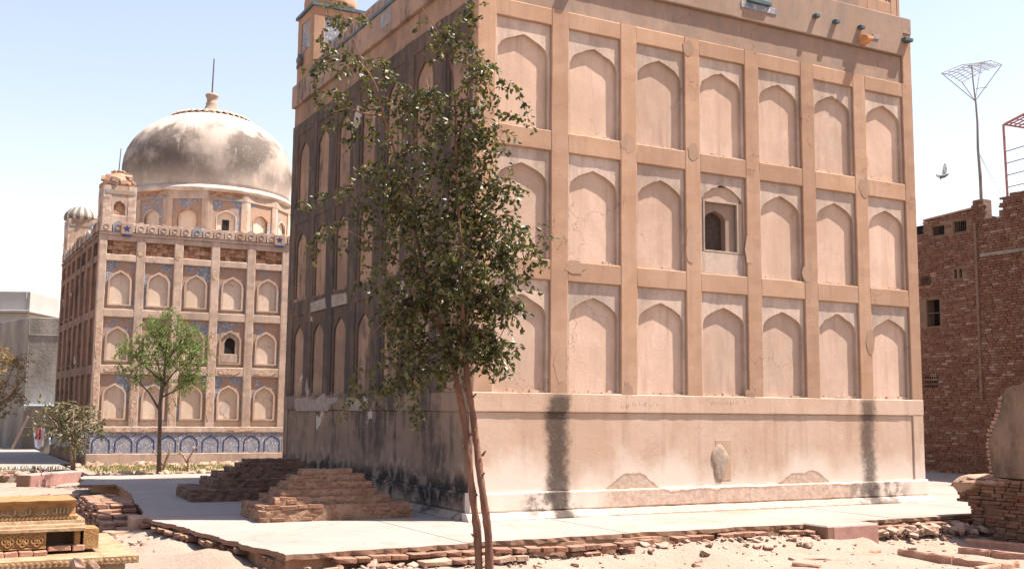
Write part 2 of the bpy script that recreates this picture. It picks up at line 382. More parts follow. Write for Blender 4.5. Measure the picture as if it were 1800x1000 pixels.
def slab(poly, name, parent, mat, z1=0., th=.055, ragged=(), step=.16, amp=.03):
    """flat slab from a polygon; edges listed in `ragged` are broken"""
    pts = []
    n = len(poly)
    for i in range(n):
        a = Vector(poly[i]); b = Vector(poly[(i+1) % n]); L = (b-a).length
        k = max(1, int(L/step)) if i in ragged else 1
        nrm = Vector(((b-a).y, -(b-a).x)).normalized()
        low = 0.
        for j in range(k):
            q = a + (b-a)*(j/k)
            if i in ragged and 0 < j:
                low = .7*low + jit(amp); q = q + nrm*(low + jit(amp*.35))
            pts.append(q)
    m = MB(); N = len(pts)
    vs = [(q.x, q.y, z1) for q in pts] + [(q.x+jit(.012), q.y+jit(.012), z1-th+jit(.012)) for q in pts]
    m.add(vs, [tuple(range(N)), tuple(range(2*N-1, N-1, -1))] + [(i, (i+1) % N, N+(i+1) % N, N+i) for i in range(N)])
    return m.build(name, mat, parent)

# paved terrace round the tomb (base block as the setting, big poured slabs on it)
FE, LE = -2.22, -2.85
pav = slab([(-2.80, -2.36), (-.55, -2.25), (13, -2.15), (60, -2.15), (60, 12.6), (-2.9, 12.6), (-2.70, 9.9), (-2.85, 7), (-3.12, 5.3), (-3.40, 2.46)], 'pavement', None, P['slabedge'], -.058, .6, (0, 1, 9), .14, .03); tag(pav, kind='structure')
LX = lambda y: -2.82 - .155*(y+2.42)                   # left edge drifts outwards
xs = [None, -.55, 1.9, 4.35, 6.95, 9.6, 13.2, 40]
for i in range(7):
    x0, x1 = xs[i], xs[i+1]
    a = [(x0+.006, FE), (x1-.006, FE-.02*(i == 0))] if i else [(-2.86, -2.44), (-.556, -2.33)]
    f = [(-2.86, -2.44), (-.556, -2.33)] if i == 0 else [(x0+.006, FE-.06*(i < 2)), (x1-.006, FE-.02*(i < 2))]
    yb = 2.45 if i == 0 else 3.0
    xl = -3.50 if i == 0 else x0+.006
    slab([f[0], f[1], (x1-.006, yb), (xl, yb)], 'paving_slab', pav, P['pave'], z1=.0+jit(.002), ragged=(0, 3) if i == 0 else (0,), amp=.032, step=.10)
slab([(-3.48, 2.46), (.9, 2.46), (.9, 7.0), (-2.92, 7.0), (-3.18, 5.3)], 'paving_slab', pav, P['pave'], ragged=(3, 4))
slab([(-2.92, 7.01), (.9, 7.01), (.9, 9.8), (-2.78, 9.8)], 'paving_slab', pav, P['pave'], ragged=(3,))
slab([(-3.55, 9.81), (3.5, 9.81), (3.5, 13.0), (-3.0, 13.0)], 'paving_slab', pav, P['pave'], ragged=(0, 2, 3), amp=.05)
slab([(9.9, 3.01), (40, 3.01), (40, 12), (9.9, 12)], 'paving_slab', pav, P['pave'])
# court in front of the domed tomb
m = MB(); m.box((-30, 15.9, -.6), (-2.75, 60, -.10)); c2 = m.build('far_court', P['ground']); tag(c2, kind='structure')
m = MB(); m.box((-2.745, 13.05, -.6), (8, 18.6, -.04)); c3 = m.build('garden_bed', P['ground']); tag(c3, kind='structure')
slab([(-30, 16.1), (-2.9, 16.1), (-2.9, 19.4), (-30, 19.4)], 'paving_slab', c2, P['pave'], z1=-.02)
slab([(-30, 19.41), (-2.5, 19.41), (-2.5, 31), (-30, 31)], 'paving_slab', c2, P['pave'], z1=-.02)

# ------------------------------------------------------------------ brick stock (shared meshes)
def brick_mesh(mat, seed, jitter=.10, bev=.14):
    r = random.Random(seed); bm = bmesh.new(); bmesh.ops.create_cube(bm, size=1.)
    for v in bm.verts: v.co += Vector((r.uniform(-1, 1)*jitter*.35, r.uniform(-1, 1)*jitter*.6, r.uniform(-1, 1)*jitter))
    bmesh.ops.bevel(bm, geom=list(bm.edges), offset=bev*.5, segments=1, affect='EDGES')
    for v in bm.verts: v.co += Vector([r.uniform(-1, 1)*jitter*.25 for _ in range(3)])
    me = bpy.data.meshes.new('brick'); bm.to_mesh(me); bm.free(); me.materials.append(mat); return me
BR = {k: [brick_mesh(P[k], 10*i+3) for i in range(6)] for k in ('brick', 'gbrick', 'gbrick2', 'hbrick', 'stone', 'rslab')}
def brick(c, size, parent, kind='brick', rot=(0, 0, 0), name='brick'):
    mw = Matrix.Translation(c) @ Vector3rot(rot) @ Matrix.Diagonal((*size, 1))
    return link(name, random.choice(BR[kind]), parent, mw)
def Vector3rot(r):
    from mathutils import Euler
    return Euler(r).to_matrix().to_4x4()

# broken courses under the front edge of the paving: bricks as pieces of the setting
x = -2.5
while x < 9.3:
    if 4.95 < x < 6.1: x = 6.15
    l = random.uniform(.16, .26)
    if random.random() < .86:
        yy = -2.40 - .10*math.sin(x*1.3) + jit(.03) - (.12 if x < 1.5 else 0)
        brick((x+l/2, yy, -.095+jit(.008)), (l*.96, .17, .058), pav, rot=(jit(.06), jit(.05), jit(.10)))
    if random.random() < .45:
        brick((x+l/2+jit(.05), -2.50+jit(.05)-(.12 if x < 1.5 else 0), -.165+jit(.012)), (l*.9, .17, .058), pav, random.choice(('brick', 'stone')), rot=(jit(.12), jit(.1), jit(.25)))
    x += l+.006
y = -2.2
while y < 2.3:
    l = random.uniform(.16, .24)
    if random.random() < .6: brick((LX(y)+.04, y, -.115+jit(.012)), (.15, l, .055), pav, rot=(jit(.1), jit(.1), jit(.15)))
    y += l+.02

# loose rubble, far too much to count
def rubble(name, label, spots, mat, parent=None):
    V = []; Fc = []
    base = [brick_mesh(P['stone'], 100+i, .22, .3) for i in range(5)]
    geo = [(np.array([v.co[:] for v in b.vertices]), [tuple(p.vertices) for p in b.polygons]) for b in base]
    for b in base: bpy.data.meshes.remove(b)
    n = 0
    for (cx, cy, cz, s) in spots:
        v, f = random.choice(geo)
        M = np.array((Vector3rot((random.uniform(-.5, .5), random.uniform(-.5, .5), random.uniform(0, 6.3)))).to_3x3())
        q = (v*np.array([s, s*random.uniform(.5, .9), s*random.uniform(.28, .6)])) @ M.T + np.array([cx, cy, cz])
        V += q.tolist(); Fc += [tuple(i+n for i in t) for t in f]; n += len(v)
    me = bpy.data.meshes.new(name); me.from_pydata(V, [], Fc); me.materials.append(mat)
    return tag(link(name, me, parent), label, 'rubble', kind='stuff')
sp = []
for _ in range(620):
    xx = random.uniform(-2.7, 9.2); 
    if 4.85 < xx < 6.1: continue
    dy = abs(random.gauss(0, .34)); s_ = random.choice((.02, .03, .03, .04, .05, .06, .08, .12))*random.uniform(.7, 1.4); sp.append((xx, -2.40-dy, GZ(xx, -2.40-dy)+.02*s_, s_))
for _ in range(110):
    yy = random.uniform(-2.6, 2.3); dx = abs(random.gauss(0, .35)); sp.append((LX(yy)-.08-dx, yy, -.22-.05*min(1, dx), random.choice((.03, .04, .06, .09))))
for _ in range(700):
    xx = random.uniform(-4.5, 9); yy = random.uniform(-6.5, -2.9); sp.append((xx, yy, GZ(xx, yy)+.003, random.choice((.015, .02, .025, .04))))
rubble('rubble', 'pinkish broken stone and brick bits strewn below the front edge of the paving', sp, P['rbrick'])
sp = []
for _ in range(330):
    xx = random.uniform(-2.7, 5.5); yy = random.choice((random.gauss(17.6, .35), random.uniform(13.3, 18.3), random.gauss(13.4, .12)))
    sp.append((xx, yy, -.02+jit(.02), random.choice((.08, .12, .2, .28))))
for _ in range(60): sp.append((random.uniform(-7, -2.8), random.gauss(15.9, .15), -.1+jit(.04), random.choice((.1, .18, .25))))
for _ in range(30): sp.append((random.gauss(-4.0, .4), random.gauss(9.8, .4), -.27, random.choice((.08, .12, .2))))
rubble('rubble', 'flat broken stones strewn along the bed in front of the domed tomb', sp, P['stone'])

# ================================================================== FACADE KIT
class Frame:
    def __init__(s, O, U, N): s.O = Vector(O); s.U = Vector(U); s.N = Vector(N)
    def __call__(s, u, wq, z): return s.O + s.U*u + s.N*wq + Vector((0, 0, z))
def strip(Fr, name, mat, parent, u0, u1, z0, z1, w1, w0, vertical=True, cham=.012, jt=.007, step=.16):
    """pilaster / beam with slightly worn, uneven arrises. w1 = front, w0 = back"""
    m = MB(); rings = []
    if vertical:
        k = max(2, int((z1-z0)/step))
        for i in range(k+1):
            z = z0+(z1-z0)*i/k; j = [jit(jt) for _ in range(6)]
            rings.append([Fr(u0, w0, z), Fr(u0+j[0]*.5, w1-cham, z), Fr(u0+cham+abs(j[1]), w1+j[4]*.4, z), Fr(u1-cham-abs(j[2]), w1+j[5]*.4, z), Fr(u1+j[3]*.5, w1-cham, z), Fr(u1, w0, z)])
    else:
        k = max(2, int((u1-u0)/step))
        for i in range(k+1):
            u = u0+(u1-u0)*i/k; j = [jit(jt) for _ in range(6)]
            rings.append([Fr(u, w0, z0), Fr(u, w1-cham, z0+j[0]*.5), Fr(u, w1+j[4]*.4, z0+cham+abs(j[1])), Fr(u, w1+j[5]*.4, z1-cham-abs(j[2])), Fr(u, w1-cham, z1+j[3]*.5), Fr(u, w0, z1)])
    m.rings(rings); return m.build(name, mat, parent)
def archpts(cx, zs, hw, rise, n=7, wob=0.):
    """keel arch from left spring to right spring"""
    half = [(-1, 0), (-.985, .16), (-.93, .33), (-.83, .48), (-.68, .62), (-.48, .755), (-.26, .875), (-.10, .955)]
    pts = [(cx+a*hw+jit(wob), zs+b*rise+jit(wob)) for a, b in half] + [(cx, zs+rise)] + [(cx-a*hw+jit(wob), zs+b*rise+jit(wob)) for a, b in reversed(half)]
    return pts
def arch_plate(Fr, name, mat, parent, u0, u1, z0, z1, cx, hw, zs, rise, wf, wb, wob=0., zo=None):
    """rectangular plate with an arched opening that runs down to zo (default z0)"""
    zo = z0 if zo is None else zo
    A = archpts(cx, zs, hw, rise, wob=wob)
    poly = [(u0, z0), (cx-hw, z0)] + A + [(cx+hw, z0), (u1, z0), (u1, z1), (u0, z1)]
    m = MB(); N = len(poly)
    m.add([Fr(a, wf, b) for a, b in poly] + [Fr(a, wb, b) for a, b in poly],
          [tuple(range(N))] + [(i, (i+1) % N, N+(i+1) % N, N+i) for i in range(N)])
    return m.build(name, mat, parent)
def arch_ring(Fr, name, mat, parent, cx, hw, t, z0, zs, rise, wf, wb, sill=True, wob=0.):
    """raised moulding round an arched niche, closed by a sill"""
    inn = [(cx-hw, z0+t*.8)] + archpts(cx, zs, hw, rise, wob=wob) + [(cx+hw, z0+t*.8)]
    out = [(cx-hw-t, z0)] + archpts(cx, zs, hw+t, rise+t*1.1, wob=wob) + [(cx+hw+t, z0)]
    m = MB(); N = len(inn)
    m.add([Fr(a, wf, b) for a, b in inn] + [Fr(a, wf, b) for a, b in out] + [Fr(a, wb, b) for a, b in inn] + [Fr(a, wb, b) for a, b in out],
          [f for i in range(N if sill else N-1) for f in (((i, (i+1) % N, N+(i+1) % N, N+i)), (i, 2*N+i, 2*N+(i+1) % N, (i+1) % N), (N+i, N+(i+1) % N, 3*N+(i+1) % N, 3*N+i))])
    return m.build(name, mat, parent)
def slabbox(Fr, name, mat, parent, u0, u1, w0, w1, z0, z1, bevel=.008):
    m = MB(); m.box((u0, w0, z0), (u1, w1, z1), Fr); return m.build(name, mat, parent, bevel=bevel)

# ================================================================== FRONT TOMB
T = empty('tomb', (5.4, 4.7, 0), 'tall square plastered tomb with rows of arched blind niches filling the centre', 'tomb')
X0, X1, Y1 = .645, 10.169, 9.45
m = MB(); m.box((X0+.09, .34, -.25), (X1-.02, Y1, 8.55)); m.box((X0+.09, .13, -.25), (X1-.02, .34, 1.7)); m.box((X0+.09, .13, 7.75), (X1-.02, .34, 8.55)); m.box((X0+.10, .10, 8.55), (X1-.025, Y1-.03, 9.0))
m.build('wall', P['niche'], T); core = T
ROWS = [(1.889, 3.622), (3.946, 5.675), (6.003, 7.718)]
A = Frame((X0, 0, 0), (1, 0, 0), (0, -1, 0)); W = 9.524
B = Frame((X0, 0, 0), (0, 1, 0), (-1, 0, 0)); WB = 9.42
pA = [(.331+1.3185*i, .331+1.3185*i+.992) for i in range(7)]
pB = [(.70+1.31*i-.44, .70+1.31*i+.44) for i in range(7)]
def facade(Fr, wid, pan, start, mp, mn, ms, ml, mf, side):
    D1, D2 = (-.048, -.112) if not side else (-.022, -.05)
    ed = [start]+[q for ab in pan for q in ab]+[wid]
    for k in range(8):
        if ed[2*k+1]-ed[2*k] > .01: strip(Fr, 'pilaster', mp, core, ed[2*k], ed[2*k+1], 1.885, 8.0, .0015*(k % 3), -.14)
    zr = [(3.622, 3.946), (5.675, 6.003), (7.718, 8.0)]
    for i, (a, b) in enumerate(pan):
        for z0, z1 in zr: strip(Fr, 'beam', mp, core, a-.001, b+.001, z0, z1, -.003, -.14, False)
        for r, (z0, z1) in enumerate(ROWS):
            cx = (a+b)/2; hw = (b-a)/2-(.045 if not side else .11)
            win = (r == 1 and i == 3)
            if win and not side:
                # opened niche with a timber frame and a deeper arched window
                arch_plate(Fr, 'spandrel', ms, core, a, b, z0, z1, cx, hw, z1-.50, .33, D1, -.30, .012)
                continue
            arch_plate(Fr, 'spandrel', ms, core, a, b, z0, z1, cx, hw, z1-.56+jit(.012), .335+jit(.012), D1, D2-.04, random.choice((.004, .004, .008, .014)))
            if not side: slabbox(Fr, 'niche_back', mn, core, a-.02, b+.02, -.36, D2, z0-.02, z1+.02, 0)
            # worn sill at the foot of the niche
            k = random.randint(6, 11); m = MB(); uu = a+.04
            for j in range(k):
                un = min(b-.03, uu+(b-a-.07)/k*random.uniform(.75, 1.3))
                if j == k-1: un = b-.03
                if un-uu > .02: m.box((uu, D2-.02, z0), (un-.002, D2+random.uniform(.016, .048), z0+random.uniform(.014, .055)), Fr)
                uu = un
            m.build('sill', mn, core)
    # dado beam, plinth panel, plinth and skirt
    strip(Fr, 'dado_beam', ml, core, start, wid, 1.587, 1.884, .008, -.14, False, .012, .006)
    slabbox(Fr, 'plinth_panel', ml, core, start+.012 if not side else start, wid-.29, -.14, -.020, .40, 1.586)
    strip(Fr, 'plinth_pilaster', ml, core, wid-.286, wid, .40, 1.586, .004, -.14)
    strip(Fr, 'plinth', ml, core, -.035 if not side else start, wid+.035, .115, .402, .035, -.14, False, .018, .012, .18)
    m = MB(); rg = []; k = 60
    for i in range(k+1):
        u = -.10+(wid+.2)*i/k if not side else start+(wid+.1-start)*i/k; j1, j2 = jit(.014), jit(.012)
        rg.append([Fr(u, -.1, -.1), Fr(u, .15+j1, -.1), Fr(u, .14+j1, .015+abs(j2)), Fr(u, .055+j1*.4, .11+j2*.4), Fr(u, -.1, .116)])
    m.rings(rg).build('skirting', ml, core)
facade(A, W, pA, 0., P['pil'], P['niche'], P['span'], P['low'], P['fascia'], False)
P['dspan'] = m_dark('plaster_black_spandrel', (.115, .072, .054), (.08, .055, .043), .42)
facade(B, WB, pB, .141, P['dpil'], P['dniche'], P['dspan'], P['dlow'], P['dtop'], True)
# dark niche backs of the side face
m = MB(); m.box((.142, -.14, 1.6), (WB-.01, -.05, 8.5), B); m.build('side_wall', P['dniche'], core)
for pl_ in ([(517, 700), (540, 698), (552, 703), (570, 690), (574, 699), (594, 698), (590, 708), (580, 711), (577, 722), (520, 722)], [(612, 702), (617, 690), (620, 700), (634, 702), (637, 722), (609, 721)], [(545, 533), (571, 523), (573, 542), (546, 549)], [(582, 519), (608, 514), (610, 533), (583, 540)], [(536, 685), (539, 664), (543, 690), (540, 699)]):
    N = len(pl_); X_ = X0-.0115; q_ = [onx(u, v, X_) for u, v in pl_]; m = MB(); m.add([(X_+jit(.001), q.y, q.z) for q in q_]+[(X0+.03, q.y, q.z) for q in q_], [tuple(range(N))]+[(j, (j+1) % N, N+(j+1) % N, N+j) for j in range(N)]); m.build('bare_patch', P['patch'], core)
# top band and fascia, front
slabbox(A, 'frieze_band', P['fascia'], core, .33, 9.27, -.14, -.045, 8.0, 8.545)
strip(A, 'corner_strip', P['pil'], core, 9.274, W, 8.0, 9.02, .0, -.14); strip(A, 'corner_strip', P['pil'], core, 0, .326, 8.0, 8.54, .0, -.14)
strip(A, 'fascia', P['fascia'], core, -.012, 9.272, 8.546, 9.33, .030, -.14, False, .012, .006)
strip(A, 'corner_strip', P['fascia'], core, 9.274, W+.012, 9.02, 9.33, .016, -.14)
# side fascia with remains of tile
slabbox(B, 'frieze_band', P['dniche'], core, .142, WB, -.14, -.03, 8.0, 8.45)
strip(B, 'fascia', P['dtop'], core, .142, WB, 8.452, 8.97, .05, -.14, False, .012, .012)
for i in range(15):
    u = .3+i*.62; 
    if random.random() < .6: slabbox(B, 'tile_panel', random.choice((P['tilep'], P['dtop'], P['tilep'])), core, u+.03, u+.55, .045, .058, 8.62, 8.9, .003)
strip(B, 'ledge', P['teal'], core, .142, WB-1.2, 8.975, 9.03, .07, -.14, False, .01, .012)
for i in range(13):
    u = .15+i*.62
    if u+.62 > WB-1.25: break
    h = 9.36-.04*random.random()
    slabbox(B, 'parapet_block', P['dtop'], core, u, u+.615, -.20, -.03, 9.031, h)
    arch_plate(B, 'parapet_tile', P['tileb'] if i % 2 else P['tilep'], core, u+.08, u+.53, 9.06, h-.03, u+.305, .16, 9.17, .10, -.018, -.032)
# parapet on the front (its top lies above the picture)
slabbox(A, 'parapet', P['fascia'], core, .05, 8.2, -.30, -.06, 9.331, 9.95)
m = MB(); m.box((X0+.1, .14, 8.9), (X1-.05, Y1-.05, 9.3)); m.build('roof', P['fascia'], core)
# turrets
def turret(cx, cy, s, z0, z1, mat, tilem):
    m = MB(); h = s/2
    m.box((cx-h+.05, cy-h+.05, z0), (cx+h-.05, cy+h-.05, z1)); t = m.build('turret', mat, core)
    for (U, N) in (((1, 0, 0), (0, -1, 0)), ((0, -1, 0), (-1, 0, 0)), ((-1, 0, 0), (0, 1, 0)), ((0, 1, 0), (1, 0, 0))):
        U = Vector(U); N = Vector(N); O = Vector((cx, cy, 0)) - U*h + N*h; Fr = Frame(O, U, N)
        strip(Fr, 'turret_pier', mat, t, .001, .26, z0, z1, 0, -.08); strip(Fr, 'turret_pier', mat, t, s-.26, s-.085, z0, z1, 0, -.08)
        strip(Fr, 'turret_beam', mat, t, .261, s-.261, z0, z0+.30, -.002, -.08, False); strip(Fr, 'turret_beam', mat, t, .261, s-.261, z1-.18, z1, -.002, -.08, False)
        arch_plate(Fr, 'turret_tile', tilem, t, .262, s-.262, z0+.301, z1-.181, s/2, (s-.52)/2-.05, z0+.60, .16, -.03, -.075)
    m = MB(); m.box((cx-h-.05, cy-h-.05, z1), (cx+h+.05, cy+h+.05, z1+.07)); m.build('turret_ledge', P['teal'], t)
    m = MB(); m.lathe((cx, cy, z1+.07), [(h*.98, 0), (h*1.0, .18), (h*.97, .35), (h*.80, .62), (h*.45, .85), (.06, .98), (.03, 1.2)], 40, lobe=.05, lobes=12)
    m.build('cupola', mat, t, smooth=True)
turret(X0+.60, 8.80, 1.15, 9.0, 10.55, P['pil'], P['tile'])
turret(9.42, .66, 1.15, 9.33, 10.75, P['pil'], P['tile'])
turret(X0+.62, .70, 1.15, 9.33, 10.75, P['pil'], P['tile'])
# bracket stubs, spouts and tile remains on the fascia
for u, v, wd in ((1434, 29, .10), (1469, 39, .11), (1513, 49, .11), (1594, 71, .22)):
    q = ony(u, v, -.06); slabbox(A, 'bracket_stub', P['teal'], core, q.x-X0-wd/2, q.x-X0+wd/2, -.02, .13, q.z-.035, q.z+.035)
q = ony(1335, 5, -.06); slabbox(A, 'bracket_stub', P['teal'], core, q.x-X0-.26, q.x-X0+.26, -.02, .10, q.z-.03, q.z+.05)
slabbox(A, 'tile_panel', P['tile'], core, q.x-X0-.40, q.x-X0+.42, -.02, .045, q.z-.15, q.z-.035, .003)
q = ony(1532, 61, -.06); slabbox(A, 'tile_panel', P['tile'], core, q.x-X0+.06, q.x-X0+.22, -.02, .045, q.z-.06, q.z+.03, .003)
def spout(q):
    m = MB(); x = q.x; z = q.z; rg = []
    for i, (yy, hw, zt, zb) in enumerate(((.05, .11, .05, -.12), (-.06, .11, .05, -.13), (-.16, .10, .03, -.11), (-.235, .085, -.01, -.07))):
        rg.append([(x-hw, yy, z+zt), (x-hw*.9, yy, z+zb), (x+hw*.7, yy, z+zb), (x+hw, yy, z+zt), (x+hw*.6, yy, z+zt), (x+hw*.45, yy, z+zb+.06), (x-hw*.5, yy, z+zb+.06), (x-hw*.6, yy, z+zt)])
    m.rings(rg).build('water_spout', P['terra'], core, bevel=.006)
spout(ony(1521, 66, -.1)); spout(Vector((2.55, 0, 9.02)))
# repair patches of newer plaster on the framework
random.seed(51)
for (u, v, a_, b_) in ((1105, 252, .15, .17), (1219, 268, .13, .16), (1317, 700, .12, .14), (1103, 690, .10, .2), (1010, 470, .2, .12), (1420, 480, .14, .16), (1318, 440, .10, .3), (1215, 430, .12, .35), (1520, 330, .16, .2), (1210, 85, .13, .14), (985, 640, .12, .3), (1530, 600, .13, .25)):
    q = ony(u, v, -.004); n_ = 14; po = [(q.x-X0+a_*math.cos(t)*random.uniform(.75, 1.1), q.z+b_*math.sin(t)*random.uniform(.75, 1.1)) for t in [2*math.pi*k/n_ for k in range(n_)]]
    m = MB(); m.add([A(x_, .0055, z_) for x_, z_ in po]+[A(x_, -.01, z_) for x_, z_ in po], [tuple(range(n_))]+[(j, (j+1) % n_, n_+(j+1) % n_, n_+j) for j in range(n_)]); m.build('repair_patch', P['patch2'], core)
# window of the opened niche
a, b = pA[3]; cx = (a+b)/2; z0, z1 = ROWS[1]
m = MB(); m.box((a+.02, -.36, z0+.02), (b-.02, -.31, z1-.02), A); m.build('window_back', P['fascia'], core)
win = None
m = MB(); wu0, wu1, wz0, wz1 = a+.125, a+.825, z1-1.315, z1-.485
fr = [((wu0-.035, wz0-.035), (wu0, wz1+.035)), ((wu1, wz0-.035), (wu1+.035, wz1+.035)), ((wu0, wz0-.035), (wu1, wz0)), ((wu0, wz1), (wu1, wz1+.035))]
for (p0, q0), (p1, q1) in fr: m.box((p0, -.11, q0), (p1, -.06, q1), A)
win = m.build('window_frame', P['frame'], core, bevel=.004)
arch_plate(A, 'window_arch', P['fascia'], win, wu0-.03, wu1+.03, wz0-.03, wz1+.03, cx-.10, .225, wz1-.30, .17, -.125, -.25, .006)
m = MB(); m.box((wu0, -.30, wz0+.0), (wu1, -.252, wz1), A); m.build('window_dark', m_simple('painted_window_shade', (.045, .032, .026), (.075, .052, .042), 12), win)  # dark brown sheet painted in place of the shade inside the opening
slabbox(A, 'window_apron', P['span'], core, a+.012, b-.012, -.14, -.062, z0+.005, z0+.375)
slabbox(A, 'window_reveal', P['niche'], core, a+.012, wu0-.037, -.14, -.075, z0+.376, z1-.45); slabbox(A, 'window_reveal', P['niche'], core, wu1+.037, b-.012, -.14, -.075, z0+.376, z1-.45)
slabbox(A, 'window_reveal', P['niche'], core, a+.08, b-.08, -.30, -.09, z1-.448, z1-.20)
# cement patch and its squared surround low on the plinth panel
qc = ony(1265, 812, .02)
m = MB(); rg = []
for k, (s, dz) in enumerate(((1, 0), (.93, .012), (.72, .021), (.4, .026), (.08, .028))):
    rg.append([A(qc.x-X0+s*.175*math.cos(t)*(1+.30*math.sin(t))*(1+.10*math.sin(3*t+1)+.08*math.sin(7*t)), -.021+dz+jit(.003), qc.z+s*.27*math.sin(t)*(1-.12*math.cos(2*t)+.06*math.sin(5*t))-.05*(math.sin(t) < -.5)) for t in [2*math.pi*i/22 for i in range(22)]])
m.rings(rg).build('cement_patch', m_simple('cement_daub', (.24, .18, .14), (.34, .265, .21), 9, .95, .8, 18), core, smooth=True)
slabbox(A, 'plaster_patch', m_simple('ochre_patch', (.33, .225, .15), (.38, .265, .185), 5), core, qc.x-X0-.09, qc.x-X0+.24, -.05, -.014, qc.z-.30, qc.z+.37, .004)
# charcoal scrawl on the dado beam (illegible marks)
m = MB()
for (u0, u1, zc) in ((1092, 1108, 714), (1112, 1138, 710), (1142, 1160, 711), (1250, 1300, 708)):
    u = u0
    while u < u1:
        q = ony(u, zc, -.01); m.tube([(q.x+jit(.01), -.0095, q.z-.03+jit(.01)), (q.x+.012+jit(.01), -.0095, q.z+.02*random.random()), (q.x+.02+jit(.012), -.0095, q.z+.04*random.random())], .0022, 4)
        u += random.uniform(3, 6)
m.build('scrawl', m_simple('charcoal_mark', (.26, .17, .13), (.32, .21, .16)), core)

# ================================================================== DOMED TOMB
def m_dome():
    g = NT('sooty_dome_plaster'); x, y, z = g.xyz()
    cx, cy = DC.x, DC.y
    ang = g.mth('ARCTAN2', g.sub(y, cy), g.sub(x, cx))
    v = g.n('ShaderNodeCombineXYZ', {0: g.mul(ang, 2.2), 1: 0., 2: g.mul(z, .22)}).outputs[0]
    st = g.noise(3.2, 7, .72, v=v); f = g.noise(13, 6, .75); mid = g.noise(1.3, 6, .65)
    c = g.mix(g.mr(mid, .35, .65), (.50, .42, .355), (.42, .345, .285))
    blot = g.noise(.95, 6, .62, off=(1, 3, 2)); h = g.add(g.add(z, g.mul(g.sub(st, .5), 1.7)), g.mul(g.sub(blot, .5), 2.4))
    soot = g.mul(g.mr(h, 10.95, 10.35), g.mul(g.mr(h, 8.35, 8.9), g.mul(g.mr(z, 8.6, 9.5, .30, 1.), g.mr(g.noise(.8, 5, .6, off=(7, 1, 4)), .36, .58, .40, 1.))))
    soot = g.mul(soot, g.mr(g.add(f, g.mul(st, .5)), .45, .75, .45, 1.))
    c = g.mix(g.mul(soot, .9), c, g.mix(f, (.035, .030, .027), (.12, .095, .08)))
    w_ = g.mul(g.mr(g.noise(5., 5, .7, v=v), .58, .68), .6); c = g.mix(w_, c, (.42, .37, .33))
    return g.out(c, .9, g.add(g.mul(f, .4), mid), .4, .02)
P['p2'] = m_plaster('plaster_domed_tomb', (.56, .425, .335), (.63, .505, .41), .40)
P['n2'] = m_plaster('plaster_domed_niche', (.80, .65, .51), (.84, .71, .58), .05)
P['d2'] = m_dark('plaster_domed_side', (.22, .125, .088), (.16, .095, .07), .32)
P['raw'] = m_simple('exposed_brickwork', (.26, .105, .06), (.46, .30, .20), 7, .95, 1., 16, bd=.05)
P['cream'] = m_simple('pale_lip', (.34, .28, .235), (.52, .45, .39), 2.5)

